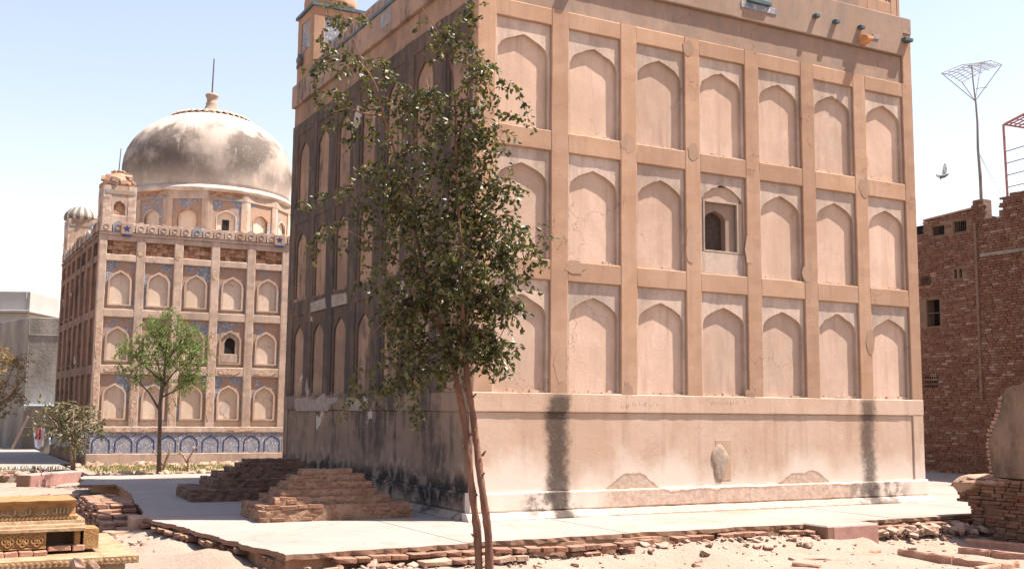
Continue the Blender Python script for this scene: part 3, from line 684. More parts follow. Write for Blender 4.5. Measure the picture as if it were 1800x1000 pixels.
TH = R(-3.4); ax = Vector((math.cos(TH), math.sin(TH), 0)); ay = Vector((-math.sin(R(.6)), math.cos(R(.6)), 0))
C2 = Vector((-2.1925, 18.708, 0)); W2 = 7.72; L2 = 8.6
DC = C2 + ax*3.94 + ay*4.05
T2 = empty('domed_tomb', DC, 'square tomb with sooty plastered dome and blue tile dado behind the trees', 'tomb')
P['dome'] = m_dome()
FA = Frame(C2, ax, -ay); FB = Frame(C2, ay, -ax)
m = MB(); loc = lambda u, wq, z: FA(u, wq, z)
m.box((.10, -L2+.02, -.3), (W2-.02, -.115, 6.0), loc); m.box((.10, -L2+.02, 6.0), (W2-.02, -.22, 7.0), loc); m.build('wall', P['n2'], T2)
R2 = [(1.147, 2.554), (2.82, 4.206), (4.445, 5.843)]
def facade2(Fr, wid, start, mp, mn, mt, side):
    pitch = 1.078; pw = .822; n = 7
    off = .212 if not side else .30; pt = (wid-2*off-pw)/(n-1)
    pan = [(off+pt*i, off+pt*i+pw) for i in range(n)]
    ed = [start]+[q for ab in pan for q in ab]+[wid]
    for k in range(8): strip(Fr, 'pilaster', mp, T2, ed[2*k], ed[2*k+1], 1.06, 6.60, .002*(k % 3), -.13, jt=.012, step=.14)
    for i, (a, b) in enumerate(pan):
        for z0, z1 in ((2.554, 2.82), (4.206, 4.445), (5.843, 6.04), (6.443, 6.60)): strip(Fr, 'beam', mp, T2, a, b, z0, z1, -.004, -.13, False, jt=.013, step=.12)
        # small upper panel with lost plaster
        m = MB(); k = 5; 
        for p_ in range(k):
            for q_ in range(3): m.box((a+(b-a)*p_/k, -.24, 6.045+.13*q_), (a+(b-a)*(p_+1)/k-.004, -.13+random.uniform(-.06, .06), 6.045+.13*(q_+1)-.004), Fr)
        m.build('bare_panel', P['raw'], T2)
        for r, (z0, z1) in enumerate(R2):
            cx = (a+b)/2; hw = .275; zs = z1-.62; t = .055
            arch_plate(Fr, 'spandrel_tile', mt, T2, a, b, z0+.06, z1, cx, hw+t*.7, zs, .33, -.075, -.14, .006)
            if not side or i > 3: arch_ring(Fr, 'niche_moulding', mp, T2, cx, hw, t, z0+.10, zs, .30, -.030, -.14, True, .007)
            if r == 1 and i == 3:
                arch_plate(Fr, 'window_surround', mp, T2, cx-.275, cx+.275, z0+.15, zs+.30, cx, .16, zs-.02, .17, -.07, -.112, .006)
                m = MB(); m.box((cx-.19, -.114, zs-.34), (cx+.19, -.109, zs+.2), Fr); m.build('window', P['raw'] if side else P['black'], T2)
                slabbox(Fr, 'window_apron', P['span'], T2, cx-.27, cx+.27, -.12, -.055, z0+.16, zs-.36)
    # cornice of little upright tiles
    strip(Fr, 'cornice', mp, T2, start, wid, 6.60, 6.70, .03, -.13, False, jt=.012)
    k = 24; q = (wid-start)/k
    for i in range(k):
        a = start+q*i; tm = P['tilep'] if random.random() < .2 else mp
        if random.random() < .06: continue
        A_ = [(a+.015, 6.705), (a+q-.015, 6.705)] + [(p0, z0_) for p0, z0_ in reversed(archpts(a+q/2, 6.86+jit(.02), q/2-.015, .15))]
        m = MB(); N = len(A_); m.add([Fr(u, .055, z) for u, z in A_]+[Fr(u, -.05, z) for u, z in A_], [tuple(range(N)), tuple(range(2*N-1, N-1, -1))]+[(j, (j+1) % N, N+(j+1) % N, N+j) for j in range(N)])
        ct = m.build('crest_tile', tm, T2)
        if not side: MB().tube([Fr(a+q/2+.075*math.cos(t), .058, 6.84+.075*math.sin(t)) for t in [j*math.pi/5 for j in range(11)]], .014, 4).build('rosette', tm, ct)
    slabbox(Fr, 'parapet', mp, T2, start, wid, -.18, -.055, 6.701, 6.985)
    # dado
    strip(Fr, 'dado_beam', mp, T2, start, wid, .885, 1.055, .02, -.13, False, jt=.018, step=.1)
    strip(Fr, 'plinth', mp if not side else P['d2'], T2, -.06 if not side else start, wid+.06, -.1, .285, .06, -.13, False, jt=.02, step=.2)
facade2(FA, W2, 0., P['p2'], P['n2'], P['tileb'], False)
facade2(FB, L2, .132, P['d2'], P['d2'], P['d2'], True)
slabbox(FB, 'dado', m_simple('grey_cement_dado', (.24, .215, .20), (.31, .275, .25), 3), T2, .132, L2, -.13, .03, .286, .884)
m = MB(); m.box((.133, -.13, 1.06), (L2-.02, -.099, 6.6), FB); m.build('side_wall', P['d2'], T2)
for i in range(9):
    a = .02+.612*i; b = a+.608
    t = slabbox(FA, 'tile_panel', P['tile'], T2, a, b, -.12, -.012, .288, .882, .004)
    arch_ring(FA, 'tile_arch', P['navy'], t, (a+b)/2, .215, .03, .30, .58, .19, -.003, -.02, False)
slabbox(FA, 'dado', P['p2'], T2, 5.53, W2, -.12, -.004, .288, .882)
# cornice tiles with blue star at two places
for u in (.72, 5.22):
    slabbox(FA, 'star_tile', P['tilep'], T2, u-.16, u+.16, .056, .085, 6.64, 6.96); slabbox(FA, 'star_tile', P['navy'], T2, u-.13, u+.13, .05, .10, 6.58, 6.635)
    m = MB(); c = [(u+(.11 if k % 2 == 0 else .05)*math.cos(k*math.pi/5+math.pi/2), 6.80+(.11 if k % 2 == 0 else .05)*math.sin(k*math.pi/5+math.pi/2)) for k in range(10)]
    m.add([FA(x_, .089, z_) for x_, z_ in c]+[FA(x_, .08, z_) for x_, z_ in c], [tuple(range(10))]+[(j, (j+1) % 10, 10+(j+1) % 10, 10+j) for j in range(10)]); m.build('star', P['navy'], T2)
# lost plaster on the framework and in one niche
random.seed(61)
P['rawp'] = m_simple('rough_bare_render', (.30, .185, .125), (.50, .37, .28), 11, .95, 1., 22, bd=.04)
def patch2(u, z, a_, b_, wq, mat):
    n_ = 16; po = [(u+a_*math.cos(t)*random.uniform(.65, 1.1), z+b_*math.sin(t)*random.uniform(.7, 1.1)) for t in [2*math.pi*k/n_ for k in range(n_)]]
    m = MB(); m.add([FA(x_, wq, z_) for x_, z_ in po]+[FA(x_, wq-.03, z_) for x_, z_ in po], [tuple(range(n_))]+[(j, (j+1) % n_, n_+(j+1) % n_, n_+j) for j in range(n_)]); m.build('bare_patch', mat, T2)
for (u, z, a_, b_) in ((.10, 3.55, .09, .55), (.11, 2.2, .09, .8), (.62, 2.69, .40, .10), (1.15, 1.75, .09, .6), (2.22, 1.7, .09, .7), (3.28, 1.85, .09, .75), (3.86, 2.69, .36, .10), (4.9, 2.68, .38, .09), (1.15, 6.1, .08, .10), (2.22, 6.05, .07, .09), (3.3, 3.5, .08, .35), (1.7, .97, .3, .06), (4.3, .97, .45, .06), (.4, .97, .35, .06), (3.3, 5.6, .07, .15)): patch2(u, z, a_, b_, .010 if z > 1.1 else .026, P['rawp'])
patch2(3.80, 1.62, .15, .27, -.108, P['cream'])
# drum
n = 14; Rd = 2.80; a0 = math.atan2(CAM.y-DC.y, CAM.x-DC.x)
m = MB(); m.lathe((DC.x, DC.y, 0), [(Rd*.955, 6.95), (Rd*.955, 8.5)], n, ph=a0); m.build('drum', P['n2'], T2)
for k in range(n):
    t0 = a0+2*math.pi*k/n; t1 = a0+2*math.pi*(k+1)/n
    p0 = Vector((DC.x+Rd*math.cos(t0), DC.y+Rd*math.sin(t0), 0)); p1 = Vector((DC.x+Rd*math.cos(t1), DC.y+Rd*math.sin(t1), 0))
    U = (p1-p0).normalized(); N_ = Vector((U.y, -U.x, 0)); wd = (p1-p0).length
    if N_.dot(CAM-p0) < -12: continue
    Fr = Frame(p0, U, N_)
    strip(Fr, 'drum_pier', P['p2'], T2, .0, .17, 6.95, 8.16, .004, -.09, jt=.008); strip(Fr, 'drum_pier', P['p2'], T2, wd-.17, wd, 6.95, 8.16, .004, -.09, jt=.008)
    strip(Fr, 'drum_beam', P['p2'], T2, .0, wd, 8.16, 8.44, .012, -.10, False, jt=.01)
    if k % 3 == 0: slabbox(Fr, 'drum_tile', P['tilep'], T2, .04, wd-.04, -.02, .022, 8.17, 8.25, .003); slabbox(Fr, 'drum_tile', P['raw'], T2, .04, wd-.04, -.02, .020, 8.26, 8.42, .003)
    arch_plate(Fr, 'drum_spandrel', P['tileb'], T2, .171, wd-.171, 7.0, 8.159, wd/2, .29, 7.60, .24, -.035, -.10)
    arch_ring(Fr, 'drum_moulding', P['raw'] if k % 2 else P['cream'], T2, wd/2, .29, .03, 7.0, 7.60, .22, -.022, -.09, False)
    if k == 0:
        m = MB(); m.box((wd/2-.11, -.115, 7.18), (wd/2+.11, -.108, 7.55), Fr); m.build('drum_window', P['black'], T2)
m = MB(); m.lathe((DC.x, DC.y, 0), [(2.70, 8.40), (2.83, 8.44), (2.86, 8.50), (2.82, 8.56), (2.74, 8.63), (2.6, 8.64)], 72); m.build('drum_lip', P['cream'], T2, smooth=True)
m = MB(); m.lathe((DC.x, DC.y, 0), [(2.72, 8.56), (2.745, 8.75), (2.775, 9.0), (2.80, 9.3), (2.795, 9.6), (2.755, 9.88), (2.67, 10.15), (2.54, 10.40), (2.36, 10.64), (2.13, 10.86), (1.86, 11.06), (1.56, 11.23), (1.24, 11.37), (.9, 11.48), (.5, 11.55), (.02, 11.57)], 96)
m.build('dome', P['dome'], T2, smooth=True)
lot = None
for k in range(36):
    t = 2*math.pi*k/36; c = Vector((math.cos(t), math.sin(t), 0)); s_ = Vector((-c.y, c.x, 0)); O_ = Vector((DC.x, DC.y, 0)); m = MB(); rg = []
    for r_, z_, hw in ((1.02, 11.46, .085), (1.22, 11.45, .10), (1.33, 11.40, .085), (1.36, 11.36, .03)):
        rg.append([O_+c*r_-s_*hw+Vector((0, 0, z_)), O_+c*r_+Vector((0, 0, z_+.045)), O_+c*r_+s_*hw+Vector((0, 0, z_)), O_+c*r_+Vector((0, 0, z_-.05))])
    m.rings(rg).build('lotus_petal', P['p2'], T2)
m = MB(); m.lathe((DC.x, DC.y, 0), [(.95, 11.48), (.75, 11.53), (.52, 11.57), (.34, 11.66), (.235, 11.80), (.19, 11.95), (.20, 12.0), (.165, 12.04), (.165, 12.16), (.21, 12.24), (.225, 12.28), (.20, 12.33), (.03, 12.35)], 24); m.build('finial', P['p2'], T2, smooth=True)
m = MB(); m.tube([(DC.x, DC.y, 12.3), (DC.x+.02, DC.y, 13.6)], [.028, .02], 8); m.build('finial_rod', P['metal'], T2)
m = MB(); m.box((.2, -L2+.2, 6.7), (W2-.2, -.2, 6.9), FA); m.build('roof', P['p2'], T2)
def turret2(u, wq, s, z1, mat, broken, stripes=None):
    c = FA(u, wq, 0); h = s/2
    m = MB(); m.box((u-h+.06, wq-h+.06, 6.9), (u+h-.06, wq+h-.06, z1), FA); t = m.build('turret', P['raw'] if broken else mat, T2)
    for k, (U, N_) in enumerate(((ax, -ay), (ay, ax), (-ax, ay), (-ay, -ax))):
        Fr = Frame(c-U*h+N_*h, U, N_)
        strip(Fr, 'turret_pier', mat, t, 0, .24, 6.9, z1, 0, -.08, jt=.02, step=.09); strip(Fr, 'turret_pier', mat, t, s-.24, s, 6.9, z1, .002, -.07, jt=.02, step=.09)
        arch_plate(Fr, 'turret_arch', mat, t, .241, s-.241, 7.2, z1, s/2, s/2-.30, 7.45, .18, -.006, -.07, .01)
        strip(Fr, 'turret_beam', mat, t, .241, s-.241, 6.9, 7.199, -.003, -.07, False, jt=.02)
        slabbox(Fr, 'turret_tile', P['tilep'], t, .06, s-.06, -.01, .012, z1-.26, z1-.13, .003)
    if broken:
        for i in range(26):
            th_ = random.uniform(0, 6.28); zz = z1+random.uniform(.02, .40); rr = h*.95*math.sqrt(max(.05, 1-((zz-z1)/.52)**2))*random.uniform(.75, 1)
            b_ = brick(c+Vector((rr*math.cos(th_), rr*math.sin(th_), zz)), (random.uniform(.16, .30), random.uniform(.14, .22), random.uniform(.09, .16)), t, 'stone', (jit(.5), jit(.5), th_))
        m = MB(); m.lathe((c.x, c.y, z1), [(h*.98, 0), (h*.92, .18), (h*.7, .36), (.1, .48)], 20); m.build('cupola', P['raw'], t, smooth=True)
        for i in range(8):
            th_ = i*math.pi/4; brick(c+Vector((.13*math.cos(th_), .13*math.sin(th_), z1+.44)), (.13, .10, .16), t, 'stone', (0, .3, th_))
        m = MB(); m.tube([(c.x, c.y, z1+.4), (c.x+.03, c.y, z1+1.22)], [.018, .012], 6); m.build('turret_rod', P['metal'], t)
    else:
        m = MB(); m.lathe((c.x, c.y, z1), [(h*1.08, 0), (h*1.12, .1), (h*1.05, .24), (h*.75, .42), (.08, .53)], 48, lobe=.10, lobes=14); m.build('cupola', stripes or mat, t, smooth=True)
turret2(.50, -.50, .92, 8.08, P['p2'], True)
g = NT('black_white_ribs'); x_, y_, z_ = g.xyz(); cc = FA(.5, -L2+.5, 0)
st = g.mth('SINE', g.mul(g.mth('ARCTAN2', g.sub(y_, cc.y), g.sub(x_, cc.x)), 14.)); P['ribs'] = g.out(g.mix(g.mr(st, -.2, .3), (.13, .115, .10), (.40, .345, .29)), .9)
turret2(.50, -L2+.50, 1.0, 8.22, P['p2'], False, P['ribs'])
turret2(W2-.5, -.5, .92, 8.08, P['p2'], True)

# ================================================================== BRICK HOUSE (right)
BX = 18.9
H = empty('brick_house', (BX+3, 3, 0), 'tall rough red brick house in shade behind the right edge of the front tomb', 'house')
steps = [(10.5, 7.28), (7.30, 7.05), (7.22, 7.22), (5.60, 7.55), (5.25, 6.97), (4.64, 7.5), (-6, 7.9)]   # y (from), top height towards smaller y
def top(y):
    if y > 7.30: return 6.85
    if y > 5.60: return 7.22+(7.25-y)*.055
    if y > 5.25: return 7.55
    if y > 4.64: return 6.97
    return 7.50+(4.64-y)*.15
OPEN = [(6.56, 7.03, 6.70, 7.03), (5.82, 6.28, 6.70, 7.06), (6.82, 7.50, 4.10, 4.92), (6.20, 6.30, 5.42, 5.68), (6.03, 6.13, 5.42, 5.68)]
wins = [OPEN[0], OPEN[1], OPEN[2], OPEN[3], OPEN[4]]
cells = []
zz = -.3; row = 0
while zz < 8.6:
    yy = 10.4-(row % 2)*.11; hgt = .072
    while yy > -6:
        l = random.choice((.22, .22, .22, .105, .24)); y0 = yy-l
        z1_ = zz+hgt; ym = (yy+y0)/2
        if z1_ <= top(ym)+.02 and not any(not (yy < o[0] or y0 > o[1] or z1_ < o[2] or zz > o[3]) for o in OPEN):
            cells.append((ym, zz+hgt/2, l-.014, hgt-.014))
        yy = y0-.004
    zz += hgt; row += 1
def vis(c):
    d = Vector((BX, c[0], c[1]))-CAM; w_ = d.dot(fw); u = 900+F*d.dot(rt)/w_; v = 500-F*d.dot(up)/w_
    return u, v
ind = sorted([c for c in cells if 1628 < vis(c)[0] < 1795 and 330 < vis(c)[1] < 640], key=lambda c: -(vis(c)[0]) - 40*(c[2] > .15))[:300]
inds = set(ind)
for (y_, z_, l, h) in ind: brick((BX+.05-random.uniform(0, .035), y_, z_), (.11, l, h), H, 'hbrick', (jit(.02), jit(.02), jit(.03)))
V = []; Fc = []
for c in cells:
    if c in inds: continue
    y_, z_, l, h = c; x0 = BX-random.uniform(-.005, .032)
    k = len(V); j = lambda: jit(.006)
    for (sx, q) in ((x0+.012, 1.), (x0, .86)):
        for (a, b) in ((-1, -1), (1, -1), (1, 1), (-1, 1)): V.append((sx+j(), y_+a*l/2*q+j(), z_+b*h/2*q+j()))
    V += [(BX+.1, V[k+i][1], V[k+i][2]) for i in range(4)]
    Fc += [(k+4, k+5, k+6, k+7)] + [(k+i, k+(i+1) % 4, k+4+(i+1) % 4, k+4+i) for i in range(4)] + [(k+8+i, k+8+(i+1) % 4, k+(i+1) % 4, k+i) for i in range(4)]
me = bpy.data.meshes.new('brickwork'); me.from_pydata(V, [], Fc); me.materials.append(P['hbrick']); tag(link('brickwork', me, H), kind='stuff')
m = MB()
def wallseg(y0, y1, z0, z1): m.box((BX+.012, y0, z0), (BX+.35, y1, z1))
wallseg(-6, 4.64, -.4, 7.48); wallseg(4.64, 5.25, -.4, 6.95); wallseg(5.25, 5.60, -.4, 7.53); wallseg(7.3, 10.4, -.4, 6.84)
ys = [5.60, 5.82, 6.03, 6.13, 6.20, 6.28, 6.30, 6.56, 6.82, 7.03, 7.3]
for a, b in zip(ys[:-1], ys[1:]):
    c = (a+b)/2; z = -.4
    for o in sorted([o for o in OPEN if o[0] < c < o[1]], key=lambda o: o[2]): wallseg(a, b, z, o[2]); z = o[3]
    wallseg(a, b, z, 7.20)
m.build('wall', P['mortar'], H)
m = MB(); m.box((BX+.35, -6, -.4), (BX+8, 10.4, 6.75)); m.box((BX+.36, 5.55, 6.75), (BX+3, 10.0, 7.17)); m.build('house_body', P['black'], H)
for i, o in enumerate(OPEN[:3]):
    m = MB(); t = .03
    m.box((BX+.03, o[0], o[2]), (BX+.08, o[0]+t, o[3])); m.box((BX+.03, o[1]-t, o[2]), (BX+.08, o[1], o[3])); m.box((BX+.03, o[0]+t, o[2]), (BX+.08, o[1]-t, o[2]+t)); m.box((BX+.03, o[0]+t, o[3]-t), (BX+.08, o[1]-t, o[3]))
    f_ = m.build('window_frame', P['mortar'], H)
    m = MB()
    if i == 2: m.box((BX+.05, o[0]+t, (o[2]+o[3])/2-.012), (BX+.07, o[1]-t, (o[2]+o[3])/2+.012)); m.box((BX+.05, (o[0]+o[1])/2+.12, o[2]+t), (BX+.07, (o[0]+o[1])/2+.15, o[3]-t)); m.build('window_bar', P['metal'], f_)
    else:
        for k in range(1, 6): m.box((BX+.05, o[0]+t+(o[1]-o[0]-2*t)*k/6-.004, o[2]+t), (BX+.06, o[0]+t+(o[1]-o[0]-2*t)*k/6+.004, o[3]-t))
        m.build('window_bar', P['metal'], f_)
# vents, drawn as near-black plates in place of shaded holes
for (y0, y1, z0, z1, nr, nc) in ((6.94, 7.42, 2.36, 2.73, 3, 6), (7.06, 7.44, 5.34, 5.58, 4, 8)):
    m = MB()
    for i in range(nr):
        for k in range(nc):
            a = y0+(y1-y0)*(k+.25)/nc; b = y0+(y1-y0)*(k+.75)/nc; c = z0+(z1-z0)*(i+.2)/nr; d = z0+(z1-z0)*(i+.8)/nr
            m.box((BX-.034, a, c), (BX-.030, b, d))
    m.build('vent', P['black'], H)
m = MB(); m.box((BX-.045, 7.25, 7.16), (BX+.25, 5.61, 7.20)); 
m = MB(); rg = [[(BX-.04, y_, top(y_)-.01), (BX+.3, y_, top(y_)-.01), (BX+.3, y_, top(y_)+.04), (BX-.04, y_, top(y_)+.035)] for y_ in (7.28, 6.8, 6.2, 5.62)]
m.rings(rg).build('coping', P['stone'], H)
m = MB(); m.box((BX-.05, 5.48, 2.0), (BX-.01, 5.56, 6.9)); m.build('downpipe_chase', P['mortar'], H)
m = MB(); m.box((BX-.03, -6, 5.93), (BX+.0, 5.4, 6.02)); m.build('cement_band', P['concrete'], H)
for i in range(18): brick((BX+.9+random.random()*.2, 4.7+i % 6*.11, 6.95+(i//6)*.13), (.2, .12, .10), H, 'stone')
m = MB(); m.box((BX+.85, 4.6, 6.6), (BX+1.3, 5.4, 7.32)); m.build('stair_head', P['stone'], H)
# steel frame of a roof room
fr = empty('roof_frame', (BX+.2, 3.5, 7.6), 'red steel frame with thin rails standing on the brick house roof', 'frame')
y_a = onx(1769, 300, BX+.15).y; zt = onx(1769, 218, BX+.15).z
def bar(nm, a, b, r_, mat): MB().tube([a, b], r_, 6).build(nm, mat, fr)
bar('post', (BX+.15, y_a, 7.45), (BX+.15, y_a+.03, zt), .035, P['redmetal']); bar('post', (BX+.15, y_a-2.2, 7.45), (BX+.15, y_a-2.2, zt+.55), .035, P['redmetal']); bar('post', (BX+1.9, y_a+.02, 7.3), (BX+1.9, y_a, zt+.05), .035, P['redmetal'])
bar('top_rail', (BX+.15, y_a, zt), (BX+.15, y_a-2.2, zt+.5), .035, P['redmetal']); bar('top_rail', (BX+.15, y_a, zt), (BX+1.9, y_a, zt+.05), .03, P['redmetal'])
for k in range(4): bar('rail', (BX+.15, y_a, 7.75+.33*k), (BX+.15, y_a-2.2, 7.8+.36*k), .012, P['metal'])
for k in range(7): bar('slat', (BX+.15+.2*k, y_a-.02, zt+.01+.008*k), (BX+.15+.2*k, y_a-2.2, zt+.5), .02, P['redmetal'])
for k in range(10): bar('slat', (BX+.15, y_a-.1-.2*k, zt+.045+.045*k), (BX+1.6, y_a-.1-.2*k, zt+.08+.045*k), .016, P['frame'])
# pigeon perch: pole carrying a lattice
pb = onx(1724, 356, BX+.3); DP = (pb-CAM).dot(fw)
pg = empty('pigeon_perch', pb, 'tall crooked pole with a square lattice perch on top of the brick house', 'perch')
def pp(u, v, dd=0): return at(u, v, DP+dd)
MB().tube([pp(1725, 356), pp(1723, 310), pp(1719, 262), pp(1718, 215), pp(1715, 178)], [.045, .045, .036, .030, .026], 7).build('pole', P['pole'], pg)
MB().tube([pp(1715, 180), pp(1711, 148), pp(1708, 116)], [.024, .02, .018], 6).build('mast', P['pole'], pg)
cA, cB, cC, cD = pp(1655, 129, 0), pp(1691, 145, -.75), pp(1761, 114, -.05), pp(1725, 110, .8)
hub = pp(1714, 178)
for c in (cA, cB, cC, cD): MB().tube([hub, c], .011, 5).build('stay', P['pole'], pg)
for k in range(7):
    t = k/6
    a = cA.lerp(cD, t); b = cB.lerp(cC, t); mid = (a+b)/2+Vector((0, 0, .08)); MB().tube([a, mid, b], .011, 5).build('lattice_rod', P['pole'], pg)
    a = cA.lerp(cB, t); b = cD.lerp(cC, t); mid = (a+b)/2+Vector((0, 0, .08)); MB().tube([a, mid, b], .011, 5).build('lattice_rod', P['pole'], pg)
MB().tube([pp(1716, 156), pp(1735, 154)], .01, 5).build('stay', P['pole'], pg)
for (u, v) in ((1766, 340), (1762, 346)): MB().tube([pp(1721, 270), pp((1721+u)/2, (270+v)/2+6), pp(u, v)], .004, 4).build('guy_wire', P['metal'], pg)

# ================================================================== GRAVES
def brick_grave(label, corner, rz, Lx, Ly, tiers, kind, cmat, seed):
    """stepped grave: corner = front-left foot, x along the front, y to the back"""
    random.seed(seed)
    ca, sa = math.cos(rz), math.sin(rz)
    def L(x, y, z): return Vector((corner[0]+x*ca-y*sa, corner[1]+x*sa+y*ca, z))
    g_ = empty('brick_grave', L(Lx/2, Ly/2, 0), label, 'grave', 'stepped brick graves beside the front tomb')
    z = 0.; ins = 0.; cnt = 0
    for ti, (h, dx, dx2, dy) in enumerate(tiers):
        x0, x1, y0, y1 = dx, Lx-dx2, dy, Ly-dy
        m = MB(); k = 22; rg = []
        ring0 = [(x0+(x1-x0)*i/k, y0) for i in range(k)]+[(x1, y0+(y1-y0)*i/6) for i in range(6)]+[(x1-(x1-x0)*i/k, y1) for i in range(k)]+[(x0, y1-(y1-y0)*i/6) for i in range(6)]
        cxm, cym = (x0+x1)/2, (y0+y1)/2
        for zz_, q in ((z-.03, .006), (z+h*.5, .012), (z+h-.008, .034)):
            rg.append([L(x+(cxm-x)/max(.3, abs(cxm-x))*(q+jit(.022)), y+(cym-y)/max(.3, abs(cym-y))*(q+jit(.022)), zz_+jit(.010)) for x, y in ring0])
        m.rings(rg); m.build('tier_core', cmat, g_, smooth=False)
        nc = max(1, round(h/.055)); ch = h/nc
        for c in range(nc):
            zc = z+ch*(c+.5)
            for side in (0, 1, 2):
                ln = (x1-x0) if side == 0 else (y1-y0); p_ = (c % 2)*.09
                while p_ < ln-.05:
                    l = random.uniform(.15, .25); l = min(l, ln-p_)
                    if random.random() < .90 and l > .05:
                        o = jit(.020)+.014
                        if side == 0: q = L(x0+p_+l/2, y0+.055+o, zc+jit(.008)); r_ = rz
                        elif side == 1: q = L(x0+.055+o, y0+p_+l/2, zc+jit(.004)); r_ = rz+math.pi/2
                        else: q = L(x1-.055-o, y0+p_+l/2, zc+jit(.004)); r_ = rz+math.pi/2
                        if cnt < 298: brick(q, (l*.97, .11, ch*.93), g_, kind, (jit(.09), jit(.07), r_+jit(.10))); cnt += 1
                    p_ += l
        z += h
    return g_
brick_grave('nearer stepped brick grave with one sunlit corner beside the front tomb', (-2.20, .98), R(-2), 2.32, 1.25,
            [(.225, 0, 0, 0), (.105, .24, .32, .14), (.10, .36, .48, .24), (.10, .48, .54, .33), (.095, .58, .62, .41), (.085, .72, .80, .48)], 'gbrick', P['core'], 5)
brick_grave('farther dark stepped brick grave lying wholly in the shadow of the tomb', (-2.34, 4.75), R(-3), 2.75, 1.65,
            [(.215, 0, 0, 0), (.155, .38, .25, .2), (.10, .55, .38, .34), (.085, .75, .50, .46), (.075, .92, .62, .56), (.065, 1.05, .70, .64)], 'gbrick2', P['core2'], 6)
random.seed(21)

# broken brick steps at the left edge of the paving
st = empty('brick_steps', gp(195, 930, -.3), 'tumbled pile of thick pink bricks forming broken steps beside the paving', 'steps')
base = gp(165, 940, -.32); O_ = Vector((-3.98, 3.15, -.32))
for c in range(6):
    for r_ in range(3):
        y_ = 6.5-(c % 2)*.11+jit(.03); y_end = 2.62+c*.34+jit(.12)
        while y_ > y_end:
            l = random.uniform(.22, .34)
            if r_ in (0, 2) or c > 3 or y_ < y_end+.8: brick((-3.93+r_*.20+jit(.025)+c*.022, y_-l/2, -.30+.028+c*.058+jit(.006)), (.19, l*.95, .056), st, 'brick', (jit(.07), jit(.06), jit(.12)))
            y_ -= l
brick((-3.52, 2.52, -.16), (.34, .30, .32), st, 'stone', (0, 0, .1)); brick((-3.9, 2.35, -.24), (.34, .24, .14), st, 'stone', (0, .05, .35))

# maroon-painted kerb blocks
def kerb(label, p0, p1, h, dep, pad=.13):
    a = Vector(p0); b = Vector(p1); U = (b-a).normalized(); L_ = (b-a).length; Fr = Frame(a, U, Vector((U.y, -U.x, 0)))
    k = empty('kerb_block', a, label, 'kerb', 'painted kerb blocks')
    slabbox(Fr, 'block', P['pave'], k, 0, L_, -dep, 0, -h, .012, .02)
    slabbox(Fr, 'painted_face', P['maroon'], k, pad, L_-.02, -.02, .006, -h+.01, -.012, .004)
kerb('maroon painted kerb block let into the front edge of the paving', (4.98, -2.70, 0), (6.02, -2.70, 0), .34, .5)
q0, q1 = gp(52, 856, -.3), gp(150, 847, -.3)
kerb('far maroon painted kerb block beyond the yellow carved grave', (q0.x, q0.y, -.02), (q1.x, q1.y, -.02), .30, .4, .02)

# red sandstone grave edgings, lower right
def edging(label, segs):
    e = empty('grave_edging', segs[0][0], label, 'grave edging', 'low stone grave edgings at lower right')
    for (a, b, h, t) in segs:
        a = Vector(a); b = Vector(b); U = (b-a).normalized(); Fr = Frame(a, U, Vector((U.y, -U.x, 0))); L_ = (b-a).length
        o = strip(Fr, 'edging_slab', P['rslab'], e, 0, L_, -.12, h, 0, -t, False, .012, .022, .09)
def G(u, v): return gp(u, v, -.30)
edging('low red stone edging of an open grave at the bottom right', [(G(1578, 972), G(1672, 984), .055, .07), (G(1674, 986), G(1762, 998), .045, .07), (G(1485, 974), G(1550, 969), .02, .06), (G(1722, 1004), G(1792, 993), .05, .07)])
edging('two short parallel red slabs lying at the bottom centre right', [(G(1412, 984), G(1490, 990), .035, .06), (G(1392, 995), G(1440, 1000), .05, .07)])
edging('double row of red slabs below the ruined wall at the right edge', [(G(1697, 955), G(1830, 968), .075, .09), (G(1684, 966), G(1740, 972), .04, .08), (G(1742, 972), G(1830, 982), .04, .09)])
for o, (u, v) in zip(range(3), ((945, 1003), (1180, 992), (1060, 985))): pass

# yellow carved sandstone tomb, lower left
Y = empty('carved_tomb', (-6.2, -3.4, -.3), 'yellow sandstone grave with carved inscription and quatrefoils at lower left', 'carved grave')
yl = Frame((0, 0, 0), (1, 0, 0), (0, -1, 0))
def prof(nm, mat, x0, x1, pr, bev=0, ends=None):
    """extrude a (y,z) profile along x with slight unevenness"""
    m = MB(); k = max(2, int((x1-x0)/.1)); rg = []
    for i in range(k+1):
        x_ = x0+(x1-x0)*i/k; rg.append([(x_, y_+jit(.002), z_+jit(.002)) for y_, z_ in pr])
    m.rings(rg); return m.build(nm, mat, Y)
yF = gp(245, 975, .30).y; xR = gp(245, 975, .30).x; xLft = -8.4
# platform with carved rim
prof('platform', P['yellow2'], xLft, xR-.10, [(yF+.10, -.35), (yF+.10, .23), (-2.2, .23), (-2.2, -.35)])
prof('rim_slab', P['yellow2'], xLft, xR-.30, [(yF, .235), (yF, .298), (yF+.02, .302), (-2.25, .302), (-2.25, .235)])
prof('rim_slab', P['yellow2'], xR-.294, xR, [(yF+.012, .235), (yF+.012, .296), (yF+.03, .300), (-2.25, .300), (-2.25, .235)])
for i in range(60):
    x_ = xR-.04-i*.047
    if x_ < -6.9: break
    m = MB(); c = [(x_+.019*math.cos(t), .267+.019*math.sin(t)) for t in [k*math.pi/3 for k in range(6)]]
    m.add([(a, yF-.011, b) for a, b in [(x_+(a-x_)*.55, .267+(b-.267)*.55) for a, b in c]]+[(a, yF+.002, b) for a, b in c], [tuple(range(6))]+[(j, (j+1) % 6, 6+(j+1) % 6, 6+j) for j in range(6)])
    m.build('rim_boss', P['yellow'], Y)
